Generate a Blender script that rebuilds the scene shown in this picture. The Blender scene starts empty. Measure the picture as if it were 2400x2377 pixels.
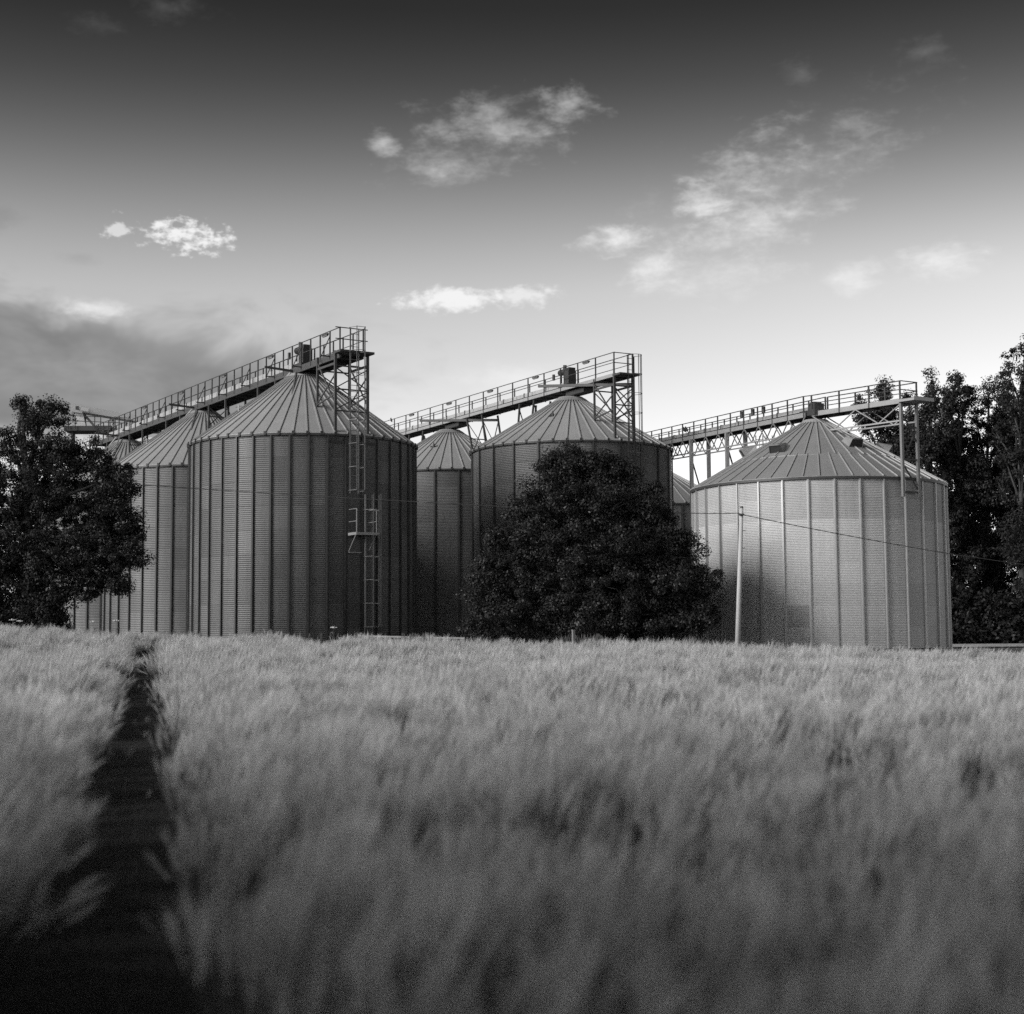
import bpy, math, random
import numpy as np
from mathutils import Vector, Matrix

random.seed(7)
rng = np.random.default_rng(7)
S = bpy.context.scene
COL = S.collection
R_ = math.radians
EYE = 1.9                                   # camera height over the soil it stands on

# ------------------------------------------------------------------ camera
F = 3700.0                                  # focal length in pixels of a 2400 px wide frame
cam_d = bpy.data.cameras.new('camera')
cam = bpy.data.objects.new('camera', cam_d)
COL.objects.link(cam)
S.camera = cam
cam_d.sensor_fit = 'HORIZONTAL'
cam_d.sensor_width = 36.0
cam_d.lens = F / 2400.0 * 36.0
cam_d.clip_start = 0.1
cam_d.clip_end = 6000.0
MROT = Matrix.Rotation(R_(90 + 5.0), 3, 'X') @ Matrix.Rotation(R_(-0.42), 3, 'Z')
cam.matrix_world = Matrix.Translation((0, 0, EYE)) @ MROT.to_4x4()
cam_d.dof.use_dof = True
cam_d.dof.focus_distance = 76.0
cam_d.dof.aperture_fstop = 0.95

# ------------------------------------------------------------------ render / exposure
S.view_settings.view_transform = 'Standard'
S.view_settings.look = 'None'
S.view_settings.exposure = 0.0
S.view_settings.gamma = 1.0
S.view_settings.use_curve_mapping = False
S.cycles.use_denoising = False             # what noise is left stands in for the grain of the film
S.cycles.adaptive_threshold = 0.02
S.cycles.max_bounces = 5
S.cycles.diffuse_bounces = 2
S.cycles.glossy_bounces = 2
S.cycles.transmission_bounces = 3
S.cycles.transparent_max_bounces = 6

# ------------------------------------------------------------------ sun
SUN_EL, SUN_AZ = 24.0, -120.0               # degrees; azimuth from +Y towards +X
sd = Vector((math.sin(R_(SUN_AZ)) * math.cos(R_(SUN_EL)), math.cos(R_(SUN_AZ)) * math.cos(R_(SUN_EL)), math.sin(R_(SUN_EL))))
sun_d = bpy.data.lights.new('sun', 'SUN')
sun_d.energy = 3.8
sun_d.angle = R_(24.0)
sun_d.color = (1.0, 0.99, 0.98)
sun = bpy.data.objects.new('sun', sun_d)
COL.objects.link(sun)
sun.rotation_euler = (-sd).to_track_quat('-Z', 'Y').to_euler()
sun.location = (0, 0, 60)

# ------------------------------------------------------------------ world: grey sky (black and white film, red filter) with clouds
W = bpy.data.worlds.new('World')
S.world = W
W.use_nodes = True
nt = W.node_tree
nt.nodes.clear()
ND, LK = nt.nodes, nt.links


def setin(sock, v):
    if isinstance(v, bpy.types.NodeSocket):
        LK.new(v, sock)
    else:
        sock.default_value = v


def nmath(op, a, b=0.0, c=0.0, clamp=False):
    n = ND.new('ShaderNodeMath')
    n.operation = op
    n.use_clamp = clamp
    for s, v in zip(n.inputs, (a, b, c)):
        setin(s, v)
    return n.outputs[0]


def nvec(op, a, b=(0, 0, 0)):
    n = ND.new('ShaderNodeVectorMath')
    n.operation = op
    setin(n.inputs[0], a)
    setin(n.inputs[1], b)
    return n.outputs['Value'] if op in ('LENGTH', 'DOT_PRODUCT') else n.outputs[0]


def nsmooth(x, lo, hi, a=0.0, b=1.0):
    n = ND.new('ShaderNodeMapRange')
    n.interpolation_type = 'SMOOTHSTEP'
    for i, v in enumerate((x, lo, hi, a, b)):
        setin(n.inputs[i], v)
    return n.outputs[0]


def nnoise(vec, scale, detail=6.0, rough=0.55, dist=0.0):
    n = ND.new('ShaderNodeTexNoise')
    setin(n.inputs['Vector'], vec)
    n.inputs['Scale'].default_value = scale
    n.inputs['Detail'].default_value = detail
    n.inputs['Roughness'].default_value = rough
    n.inputs['Distortion'].default_value = dist
    return n.outputs['Fac']


def nmix(f, a, b):                           # a + f (b - a) on plain values
    return nmath('MULTIPLY_ADD', f, nmath('SUBTRACT', b, a), a)


tc = ND.new('ShaderNodeTexCoord')
sep = ND.new('ShaderNodeSeparateXYZ')
LK.new(tc.outputs['Generated'], sep.inputs[0])
DX, DY, DZ = sep.outputs
AZ = nmath('DEGREES', nmath('ARCTAN2', DX, DY))
EL = nmath('DEGREES', nmath('ARCSINE', DZ))
sky = ND.new('ShaderNodeTexSky')
sky.sky_type = 'NISHITA'
sky.sun_disc = False
sky.sun_elevation = R_(SUN_EL)
sky.sun_rotation = R_(SUN_AZ)
sky.altitude = 50
sky.air_density = 1.0
sky.dust_density = 2.0
sky.ozone_density = 1.0
skysep = ND.new('ShaderNodeSeparateColor')
LK.new(sky.outputs[0], skysep.inputs[0])
SKYR = skysep.outputs[0]                     # what a red filter leaves of the blue sky
# film response to the filtered sky: near white at the horizon, dark overhead
ramp = ND.new('ShaderNodeValToRGB')
ramp.color_ramp.interpolation = 'B_SPLINE'
stops = [(0.0, .97), (7.0, 1.12), (9.5, 1.16), (12.0, 1.05), (14.0, .92), (16.0, .65), (18.0, .37), (20.0, .20),
         (22.5, .082), (28.0, .066), (90.0, .066)]
el_ = ramp.color_ramp.elements
while len(el_) < len(stops):
    el_.new(0.5)
for e, (d, v) in zip(el_, stops):
    e.position = d / 90.0
    e.color = (v, v, v, 1)
LK.new(nmath('DIVIDE', EL, 90.0, clamp=True), ramp.inputs[0])
rampv = ND.new('ShaderNodeRGBToBW')
LK.new(ramp.outputs[0], rampv.inputs[0])
base = nmath('MULTIPLY', rampv.outputs[0], nmath('POWER', nmath('MINIMUM', nmath('MULTIPLY', SKYR, 1 / 3.0), 1.25), 1.5))

AE = ND.new('ShaderNodeCombineXYZ')          # (azimuth, elevation) in degrees
setin(AE.inputs[0], AZ)
setin(AE.inputs[1], EL)
AEV = AE.outputs[0]
stretch = nvec('MULTIPLY', AEV, (1.0, 1.7, 1.0))
N1 = nnoise(nvec('MULTIPLY', AEV, (.85, 2.0, 1.0)), 0.55, 6.0, 0.60, 0.25)
N2 = nnoise(nvec('ADD', stretch, (31.0, 7.0, 0)), 0.20, 4.0, 0.62, 0.4)
N3 = nnoise(nvec('ADD', stretch, (9.0, 3.0, 4.0)), 1.6, 5.0, 0.62, 0.1)

N1 = nmath('MULTIPLY_ADD', N3, 0.35, nmath('MULTIPLY', N1, 0.65))


def blob(az, el, ra, re, k=1.6, soft=0.7, n=None, bias=0.0, rot=0.0):
    v = nvec('SUBTRACT', AEV, (az, el, 0))
    if rot:
        r = ND.new('ShaderNodeVectorRotate')
        r.rotation_type = 'Z_AXIS'
        LK.new(v, r.inputs['Vector'])
        r.inputs['Angle'].default_value = R_(-rot)
        v = r.outputs[0]
    d = nvec('LENGTH', nvec('MULTIPLY', v, (1 / ra, 1 / re, 0)))
    t = nmath('SUBTRACT', 1.0 + bias, d)
    t = nmath('MULTIPLY_ADD', nmath('SUBTRACT', n if n is not None else N1, 0.5), k * 2, t)
    return nsmooth(t, 0.0, soft)


def maxall(xs):
    r = xs[0]
    for x in xs[1:]:
        r = nmath('MAXIMUM', r, x)
    return r


def sc(x, f):
    return nmath('MULTIPLY', x, f)


# degrees from the frame's centre line / horizon
grey_cloud = maxall([                        # torn grey-white scraps high up
    sc(blob(-0.7, 18.4, 3.4, 1.45, 2.0, 2.1), .85),
    sc(blob(2.2, 19.1, 1.5, 0.95, 2.0, 1.6), .70),
    sc(blob(-4.7, 18.0, 0.9, 0.6, 1.8, 1.4, None, 0, -25), .65),
    sc(blob(-2.0, 17.4, 3.2, 0.95, 1.9, 2.1, None, 0, 8), .70),
    sc(blob(9.1, 17.0, 3.2, 1.5, 2.1, 2.1, None, 0, 18), .85),
    sc(blob(7.0, 15.8, 1.5, 1.1, 2.0, 1.4), .75),
    sc(blob(13.0, 17.7, 2.3, 1.1, 2.2, 1.9), .42),
    sc(blob(9.0, 16.0, 6.5, 2.4, 2.2, 3.0, None, 0, 24), .55),
    sc(blob(10.8, 20.0, 0.9, 0.7, 1.9, 1.8), .16),
    sc(blob(15.2, 20.3, 1.2, 0.7, 1.9, 1.8), .14),
    sc(blob(-12.6, 22.2, 1.8, 0.8, 1.9, 1.8), .10),
    sc(blob(-15.0, 21.4, 1.4, 0.5, 1.9, 1.8), .08),
])
white_cloud = maxall([
    sc(blob(3.8, 14.55, 1.6, 0.85, 1.5, 1.3), .90),
    sc(blob(5.3, 13.6, 1.6, 0.8, 1.6, 1.5), .75),
    sc(blob(8.9, 14.9, 4.1, 1.2, 1.6, 2.0, None, 0, 14), .80),
    sc(blob(7.3, 13.2, 3.4, 1.25, 1.6, 2.0), .80),
    sc(blob(15.6, 13.3, 2.2, 0.85, 1.4, 1.4), .85),
    sc(blob(12.6, 12.9, 1.3, 0.8, 1.5, 1.5), .75),
    sc(blob(-12.0, 14.5, 2.0, 0.72, 1.9, 0.9, N3, -.12), .95),
    sc(blob(-14.2, 14.6, 0.7, 0.25, 1.5, 0.6, N3), .6),
    sc(blob(-2.1, 12.5, 2.6, 0.50, 0.9, 0.7, N3, 0.0, 2.0), .95),
    sc(blob(0.6, 12.6, 1.7, 0.45, 1.2, 0.9, N3), .70),
    sc(blob(-14.9, 11.9, 1.8, 0.5, 1.4, 1.3), .85),
    sc(blob(0.6, 9.6, 3.6, 0.8, 1.0, 1.2), .6),
])
dark_cloud = maxall([
    blob(-18.0, 9.5, 9.0, 3.4, 0.7, 0.5, N2),
    blob(-12.0, 9.2, 9.0, 3.2, 0.8, 0.8, N2),
    sc(blob(-18.3, 14.8, 1.1, 0.6, 1.2, 1.0), .45),
    sc(blob(-15.6, 13.6, 1.0, 0.35, 1.2, 1.2), .30),
])
# the same kind of scattered cloud in the rest of the sky
behind = nsmooth(nmath('ABSOLUTE', AZ), 24.0, 40.0)
band = nmath('MULTIPLY', nsmooth(EL, 4.0, 9.0), nsmooth(EL, 22.0, 17.0))
rest = nmath('MULTIPLY', nmath('MULTIPLY', behind, band), nsmooth(N2, 0.54, 0.72, 0.0, 0.7))
v = nmix(nmath('MULTIPLY', dark_cloud, 0.92), base, nmath('MULTIPLY_ADD', N2, 0.42, 0.015))
lift = nmath('MULTIPLY_ADD', nsmooth(EL, 12.0, 21.0), -0.42, 1.0)
v = nmix(grey_cloud, v, nmath('MAXIMUM', lift, v))
v = nmix(white_cloud, v, nmath('MAXIMUM', 0.92, v))
v = nmix(rest, v, nmath('MAXIMUM', 0.7, v))
comb = ND.new('ShaderNodeCombineColor')
for i in range(3):
    LK.new(v, comb.inputs[i])
bg = ND.new('ShaderNodeBackground')
bg.inputs['Strength'].default_value = 1.0
LK.new(comb.outputs[0], bg.inputs['Color'])
wo = ND.new('ShaderNodeOutputWorld')
LK.new(bg.outputs[0], wo.inputs[0])
W.cycles.sampling_method = 'MANUAL'
W.cycles.sample_map_resolution = 1024


# ------------------------------------------------------------------ helpers
def ray(u, v):
    return MROT @ Vector(((u - 1200) / F, -(v - 1188.5) / F, -1.0))


def at(u, v, y):                             # point of the photo (2400 px) at forward distance y
    d = ray(u, v) * 1.0
    d = d * (y / d.y)
    return Vector((d.x, d.y, d.z + EYE))


def mat(name, val, rough=0.7, metal=0.0, var=0.15, scale=(1, 1, 1), nscale=3.0, objvar=0.0, bump=0.0, bscale=40.0,
        spec=0.5, second=None, trans=0.0, streak=0.0):
    m = bpy.data.materials.new(name)
    m.use_nodes = True
    t = m.node_tree
    t.nodes.clear()
    o = t.nodes.new('ShaderNodeOutputMaterial')
    p = t.nodes.new('ShaderNodeBsdfPrincipled')
    t.links.new(p.outputs[0], o.inputs[0])
    p.inputs['Roughness'].default_value = rough
    p.inputs['Metallic'].default_value = metal
    p.inputs['Specular IOR Level'].default_value = spec
    geo = t.nodes.new('ShaderNodeNewGeometry')
    mp = t.nodes.new('ShaderNodeMapping')
    mp.inputs['Scale'].default_value = scale
    t.links.new(geo.outputs['Position'], mp.inputs[0])

    def noise(s, d=5.0, vec=None):
        n = t.nodes.new('ShaderNodeTexNoise')
        n.inputs['Scale'].default_value = s
        n.inputs['Detail'].default_value = d
        t.links.new(vec or mp.outputs[0], n.inputs['Vector'])
        return n.outputs['Fac']

    def mth(op, a, b=0.0, c=0.0):
        n = t.nodes.new('ShaderNodeMath')
        n.operation = op
        for s_, x in zip(n.inputs, (a, b, c)):
            if isinstance(x, bpy.types.NodeSocket):
                t.links.new(x, s_)
            else:
                s_.default_value = x
        return n.outputs[0]

    f = mth('MULTIPLY_ADD', noise(nscale), 2 * var, 1.0 - var)
    f = mth('MULTIPLY', f, mth('MULTIPLY_ADD', noise(nscale * 9, 3.0), var, 1.0 - var * 0.5))
    if streak:
        mp2 = t.nodes.new('ShaderNodeMapping')
        mp2.inputs['Scale'].default_value = (7.0, 7.0, 0.22)
        t.links.new(geo.outputs['Position'], mp2.inputs[0])
        f = mth('MULTIPLY', f, mth('MULTIPLY_ADD', noise(1.0, 4.0, mp2.outputs[0]), 2 * streak, 1 - streak))
    if objvar:
        oi = t.nodes.new('ShaderNodeObjectInfo')
        f = mth('MULTIPLY', f, mth('MULTIPLY_ADD', oi.outputs['Random'], 2 * objvar, 1 - objvar))
    f = mth('MULTIPLY', f, val)
    cc = t.nodes.new('ShaderNodeCombineColor')
    for i in range(3):
        t.links.new(f, cc.inputs[i])
    t.links.new(cc.outputs[0], p.inputs['Base Color'])
    if bump:
        b = t.nodes.new('ShaderNodeBump')
        b.inputs['Strength'].default_value = bump
        b.inputs['Distance'].default_value = 0.02
        t.links.new(noise(bscale, 4.0), b.inputs['Height'])
        t.links.new(b.outputs[0], p.inputs['Normal'])
    if trans:
        tr = t.nodes.new('ShaderNodeBsdfTranslucent')
        t.links.new(cc.outputs[0], tr.inputs['Color'])
        mx = t.nodes.new('ShaderNodeMixShader')
        mx.inputs[0].default_value = trans
        t.links.new(p.outputs[0], mx.inputs[1])
        t.links.new(tr.outputs[0], mx.inputs[2])
        t.links.new(mx.outputs[0], o.inputs[0])
    return m


M = {
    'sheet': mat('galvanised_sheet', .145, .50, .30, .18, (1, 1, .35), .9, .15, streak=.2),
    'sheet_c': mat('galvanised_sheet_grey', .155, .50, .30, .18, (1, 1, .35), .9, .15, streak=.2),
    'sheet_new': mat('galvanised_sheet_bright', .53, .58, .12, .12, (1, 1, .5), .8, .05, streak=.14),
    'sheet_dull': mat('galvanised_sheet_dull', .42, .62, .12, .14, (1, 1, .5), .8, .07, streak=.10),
    'sheet_patch': mat('sheet_patch', .40, .6, .3, .15, (1, 1, .5), 1.0, .08),
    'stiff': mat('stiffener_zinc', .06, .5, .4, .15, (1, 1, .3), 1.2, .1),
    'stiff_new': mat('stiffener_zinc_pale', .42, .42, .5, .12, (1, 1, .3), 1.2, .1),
    'roof': mat('roof_sheet', .36, .50, .15, .12, (1, 1, 1), 1.2, .07, streak=.06),
    'roof_r': mat('roof_sheet_plain', .27, .50, .15, .12, (1, 1, 1), 1.0, .07, streak=.06),
    'rib': mat('roof_rib_zinc', .36, .5, .15, .12, (1, 1, 1), 1.2, .06),
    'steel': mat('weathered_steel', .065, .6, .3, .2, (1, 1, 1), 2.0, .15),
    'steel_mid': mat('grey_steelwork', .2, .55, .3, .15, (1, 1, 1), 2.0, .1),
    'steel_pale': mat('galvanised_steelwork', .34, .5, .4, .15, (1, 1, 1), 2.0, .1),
    'dark': mat('dark_paint', .03, .6, 0, .2, (1, 1, 1), 2.0, .1),
    'casing': mat('conveyor_casing', .42, .5, .35, .15, (1, 1, 1), 1.2, .05),
    'deck': mat('walkway_grating', .06, .7, .2, .2, (1, 1, 1), 3.0, .05),
    'white': mat('pale_paint', .8, .5, 0, .08, (1, 1, 1), 1.5, .03),
    'wood': mat('grey_pole_wood', .48, .8, 0, .25, (6, 6, .4), 2.0, 0, .4, 30),
    'cable': mat('cable_rubber', .02, .6, 0, .1),
    'leaf': mat('leaf_dark', .036, .5, 0, .35, (1, 1, 1), 1.4, 0, spec=.25, trans=.2),
    'leaf2': mat('leaf_mid', .035, .48, 0, .35, (1, 1, 1), 1.4, 0, spec=.28, trans=.2),
    'bark': mat('bark', .06, .9, 0, .3, (4, 4, 1), 2.0, 0, .5, 25),
    'soil': mat('soil', .055, .95, 0, .4, (1, 1, 1), 1.5, 0, .8, 14),
    'yard': mat('worn_asphalt', .07, .9, 0, .25, (1, 1, 1), .6, 0, .4, 60),
    'paint': mat('road_paint', .6, .7, 0, .2, (1, 1, 1), 6.0),
    'kerb': mat('kerb_concrete', .36, .85, 0, .15, (1, 1, 1), 3.0, 0, .3, 50),
    'ear': mat('barley_ear', .57, .62, 0, .16, (1, 1, .4), .35, .24, spec=.3, trans=.35),
    'stem': mat('barley_stem', .13, .7, 0, .22, (1, 1, .4), .35, .12, spec=.25, trans=.25),
    'bird': mat('bird_feather', .02, .6, 0, .2),
    'umbel': mat('umbel_white', .55, .7, 0, .1),
    'weed': mat('weed_green', .08, .6, 0, .2, trans=.2),
}
ORG = {}


def tag(o, label=None, cat=None, group=None, kind=None):
    if label:
        o['label'] = label
    if cat:
        o['category'] = cat
    if group:
        o['group'] = group
    if kind:
        o['kind'] = kind
    return o


def empty(name, loc):
    o = bpy.data.objects.new(name, None)
    COL.objects.link(o)
    o.location = loc
    o.empty_display_size = 0.3
    ORG[o.name] = Vector(loc)
    return o


def link(name, me, parent=None):
    o = bpy.data.objects.new(name, me)
    COL.objects.link(o)
    if parent is not None:
        o.parent = parent
        ORG[o.name] = ORG[parent.name]
    else:
        ORG[o.name] = Vector((0, 0, 0))
    return o


class MB:
    def __init__(self):
        self.v, self.f = [], []

    def add(self, vs, fs):
        n = len(self.v)
        self.v += [Vector(p) for p in vs]
        self.f += [tuple(i + n for i in f) for f in fs]
        return self

    def obox(self, c, ax, ay, az):           # box from centre and three half-axis vectors
        c = Vector(c)
        vs = [c + sx * ax + sy * ay + sz * az for sz in (-1, 1) for sy in (-1, 1) for sx in (-1, 1)]
        return self.add(vs, [(0, 2, 3, 1), (4, 5, 7, 6), (0, 1, 5, 4), (2, 6, 7, 3), (0, 4, 6, 2), (1, 3, 7, 5)])

    def box(self, c, sx, sy, sz):
        return self.obox(c, Vector((sx / 2, 0, 0)), Vector((0, sy / 2, 0)), Vector((0, 0, sz / 2)))

    def beam(self, p, q, w, h=None, up=(0, 0, 1)):
        p, q = Vector(p), Vector(q)
        d = q - p
        L = d.length
        d.normalize()
        up = Vector(up)
        if abs(d.dot(up)) > .98:
            up = Vector((0.86, 0.5, 0))
        s = d.cross(up).normalized()
        t = s.cross(d).normalized()
        return self.obox((p + q) / 2, d * (L / 2), s * (w / 2), t * ((h or w) / 2))

    def tube(self, p, q, r, r2=None, n=6, cap=True):
        p, q = Vector(p), Vector(q)
        d = (q - p).normalized()
        a = d.orthogonal().normalized()
        b = d.cross(a)
        r2 = r if r2 is None else r2
        vs = []
        for c, rr in ((p, r), (q, r2)):
            vs += [c + (a * math.cos(2 * math.pi * i / n) + b * math.sin(2 * math.pi * i / n)) * rr for i in range(n)]
        fs = [(i, (i + 1) % n, n + (i + 1) % n, n + i) for i in range(n)]
        if cap:
            fs += [tuple(range(n - 1, -1, -1)), tuple(range(n, 2 * n))]
        return self.add(vs, fs)

    def path(self, pts, radii, n=6):
        pts = [Vector(p) for p in pts]
        vs, fs = [], []
        for k, p in enumerate(pts):
            d = (pts[min(k + 1, len(pts) - 1)] - pts[max(k - 1, 0)]).normalized()
            a = d.cross(Vector((0.31, 0.95, 0.05))).normalized()
            b = d.cross(a)
            vs += [p + (a * math.cos(2 * math.pi * i / n) + b * math.sin(2 * math.pi * i / n)) * radii[k] for i in range(n)]
        for k in range(len(pts) - 1):
            fs += [(k * n + i, k * n + (i + 1) % n, (k + 1) * n + (i + 1) % n, (k + 1) * n + i) for i in range(n)]
        fs += [tuple(range(n - 1, -1, -1)), tuple(range((len(pts) - 1) * n, len(pts) * n))]
        return self.add(vs, fs)

    def mesh(self, name, m, org=Vector((0, 0, 0)), smooth=False):
        me = bpy.data.meshes.new(name)
        me.from_pydata([tuple(p - org) for p in self.v], [], self.f)
        me.materials.append(m)
        if smooth:
            me.polygons.foreach_set('use_smooth', [True] * len(me.polygons))
        me.update()
        return me

    def build(self, name, m, parent=None, smooth=False):
        org = ORG[parent.name] if parent is not None else Vector((0, 0, 0))
        return link(name, self.mesh(name, m, org, smooth), parent)


def npmesh(name, verts, faces, m, smooth=False):
    me = bpy.data.meshes.new(name)
    k = faces.shape[1]
    me.vertices.add(len(verts))
    me.vertices.foreach_set('co', verts.astype(np.float32).ravel())
    me.loops.add(faces.size)
    me.loops.foreach_set('vertex_index', faces.astype(np.int32).ravel())
    me.polygons.add(len(faces))
    me.polygons.foreach_set('loop_start', np.arange(0, faces.size, k, dtype=np.int32))
    if smooth:
        me.polygons.foreach_set('use_smooth', np.ones(len(faces), dtype=bool))
    me.materials.append(m)
    me.update(calc_edges=True)
    me.validate()
    return me


# ------------------------------------------------------------------ terrain
EX = [-80, -18.2, -13.5, -8.9, 0, 5.5, 10.5, 15.1, 60]
EZ = [1.6, .88, .56, .45, .22, .02, -.15, -.31, -.9]
YARD = -.27


def y_edge(x):
    return np.where(x > 0, np.maximum(54 - .5 * x, 36), 54 - .12 * np.maximum(x, -60))


def ground_z(x, y):                          # height over the eye level, then + EYE
    x = np.asarray(x, float)
    y = np.asarray(y, float)
    ye = y_edge(x)
    t = y / ye
    ze = np.interp(x, EX, EZ) - .98
    fld = np.where(y < 0, -1.9 + .012 * np.maximum(y, -120), -1.9 * (1 - t) + ze * t)
    s = np.clip((y - ye) / 3.0, 0, 1)
    s = s * s * (3 - 2 * s)
    far = np.where(y > ye, (-1.9 * 0 + ze) * (1 - s) + YARD * s, fld)
    wide = np.clip((np.abs(x) - 80) / 60, 0, 1)
    return far * (1 - wide) + (-.3) * wide * (y > 0) + fld * wide * (y <= 0) + EYE


gx = np.unique(np.concatenate([np.linspace(-3000, -90, 14), np.linspace(-90, 90, 121), np.linspace(90, 3000, 14)]))
gy = np.unique(np.concatenate([np.linspace(-1500, -12, 10), np.linspace(-12, 70, 110), np.linspace(70, 5000, 24)]))
X, Y = np.meshgrid(gx, gy)
Z = ground_z(X, Y)
nx, ny = len(gx), len(gy)
idx = np.arange(nx * ny).reshape(ny, nx)
fc = np.stack([idx[:-1, :-1], idx[:-1, 1:], idx[1:, 1:], idx[1:, :-1]], -1).reshape(-1, 4)
g = link('ground', npmesh('ground', np.stack([X, Y, Z], -1).reshape(-1, 3), fc, M['soil'], True))
tag(g, kind='structure')
zy = YARD + EYE
yard = MB()
yard.add([(-60, 61, zy + .006), (14, 53, zy + .006), (24, 46.5, zy + .006), (60, 40, zy + .006), (60, 84, zy + .006), (12, 84, zy + .006), (-60, 130, zy + .006)],
         [(0, 1, 2, 3, 4, 5, 6)])
tag(yard.build('yard', M['yard']), kind='structure')
k = MB().obox((37.5, 84.12, zy + .07), Vector((22.5, 0, 0)), Vector((0, .09, 0)), Vector((0, 0, .09)))
tag(k.build('kerb', M['kerb']), 'pale concrete kerb along the dark yard at far right', 'kerb', kind='structure')
for i, (xa, xb) in enumerate(((14.6, 15.6), (17.2, 18.6))):
    mk = MB().add([(xa, 49.2, zy + .011), (xa + .25, 49.2, zy + .011), (xb + .25, 52.4, zy + .011), (xb, 52.4, zy + .011)], [(0, 1, 2, 3)])
    tag(mk.build('painted_marking', M['paint']), kind='structure')


# ------------------------------------------------------------------ silos
def silo(name, c, Rr, ze, zap, label, nst, phs, nrf, phr, tiers, ncor, pitch, sheet, stiff, roofm, ribh=.05, tworoof=False,
         rc=.75, ctop=.42, cz=.28, stiff_w=.058):
    """c = (x, y); heights over eye level; phs/phr = angle of one stiffener/rib from the camera-facing direction"""
    zb = ze - tiers * ncor * pitch
    root = empty(name, (c[0], c[1], zb + EYE))
    tag(root, label, 'silo', 'corrugated steel grain silos')
    face = math.atan2(-c[0], c[1])           # rotation about z that turns local -Y towards the camera
    Rw = Rr - .05
    H = ze - zb
    # corrugated sheet, one mesh shared by all sheets of this silo
    sub = 6
    rows = ncor * sub + 1
    cols = 4

    def sheet_mesh(m, a0, a1, r0, n_rows, cols_):
        vs, fs = [], []
        for i in range(n_rows):
            rr = r0 + .135 * pitch * math.cos(2 * math.pi * i / sub)
            for j in range(cols_ + 1):
                a = a0 + (a1 - a0) * j / cols_
                vs.append((rr * math.sin(a), -rr * math.cos(a), i * pitch / sub))
        for i in range(n_rows - 1):
            for j in range(cols_):
                q = i * (cols_ + 1) + j
                fs.append((q, q + 1, q + cols_ + 2, q + cols_ + 1))
        b = MB().add(vs, fs)
        return b.mesh('wall_panel', m, smooth=True)

    da = 2 * math.pi / nst
    meshes = {}

    def pm(mm):
        if mm not in meshes:
            meshes[mm] = sheet_mesh(M[mm], -da / 2, da / 2, Rw, rows, cols)
        return meshes[mm]

    ang_st = [phs + da * i for i in range(nst)]
    front = []
    for a in ang_st:
        a = (a + math.pi) % (2 * math.pi) - math.pi
        if abs(a) < R_(104):
            front.append(a)
    front.sort()
    sm = MB()
    w = stiff_w
    prof = [(-w * 1.5, .012), (-w * .62, .016), (-w * .55, .085), (w * .55, .085), (w * .62, .016), (w * 1.5, .012)]
    for z in (0.0, H - .05):
        sm.v += [Vector((x, -(Rw + n), z)) for x, n in prof]
    sm.f = [(i, i + 1, i + 7, i + 6) for i in range(5)] + [(0, 1, 2, 3, 4, 5), (11, 10, 9, 8, 7, 6)]
    sme = sm.mesh('stiffener', M[stiff])
    for a in front:
        o = link('stiffener', sme, root)
        o.rotation_euler.z = face + a
    for ci, a in enumerate(front[:-1]):
        for t in range(tiers):
            mm = sheet(t, (a + da / 2)) if callable(sheet) else sheet
            o = link('wall_panel', pm(mm), root)
            o.rotation_euler.z = face + a + da / 2
            o.location.z = t * ncor * pitch
    # wall round the back in one sheet
    a0, a1 = front[-1] + face, front[0] + 2 * math.pi + face
    b = MB()
    nseg = 24
    for i in range(nseg + 1):
        a = a0 + (a1 - a0) * i / nseg
        b.v += [Vector((Rw * math.sin(a), -Rw * math.cos(a), 0)), Vector((Rw * math.sin(a), -Rw * math.cos(a), H))]
    b.f = [(2 * i, 2 * i + 2, 2 * i + 3, 2 * i + 1) for i in range(nseg)]
    link('rear_wall', b.mesh('rear_wall', M[sheet if not callable(sheet) else 'sheet_new'], smooth=True), root)
    # ring under the eave
    b = MB()
    n = 96
    for i in range(n):
        a = 2 * math.pi * i / n
        for rr, z in ((Rw + .03, H - .13), (Rw + .10, H - .13), (Rw + .10, H - .035), (Rw + .03, H - .035)):
            b.v.append(Vector((rr * math.sin(a), -rr * math.cos(a), z)))
    for i in range(n):
        for q in range(4):
            b.f.append((i * 4 + q, ((i + 1) % n) * 4 + q, ((i + 1) % n) * 4 + (q + 1) % 4, i * 4 + (q + 1) % 4))
    link('eave_ring', b.mesh('eave_ring', M['stiff']), root)
    # roof: r from Rr + overhang to rc, z from H - drop to near the apex
    rise = zap - cz - ze
    Ro = Rr + .06

    def rz(r):
        return H - .02 + rise * (Ro - r) / (Ro - rc)

    def roof_panel_mesh(r0, r1, d, m, zoff=0.0):
        vs, fs = [], []
        ns = 3
        for r in (r0, r1):
            for lift in (0.0, -.02):
                for j in range(ns + 1):
                    a = -d / 2 + d * j / ns
                    vs.append((r * math.sin(a), -r * math.cos(a), rz(r) + zoff + lift))
        k_ = ns + 1
        for j in range(ns):
            fs += [(j, j + 1, 2 * k_ + j + 1, 2 * k_ + j), (k_ + j + 1, k_ + j, 3 * k_ + j, 3 * k_ + j + 1), (k_ + j, k_ + j + 1, j + 1, j)]
        return MB().add(vs, fs).mesh('roof_panel', m)

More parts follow.
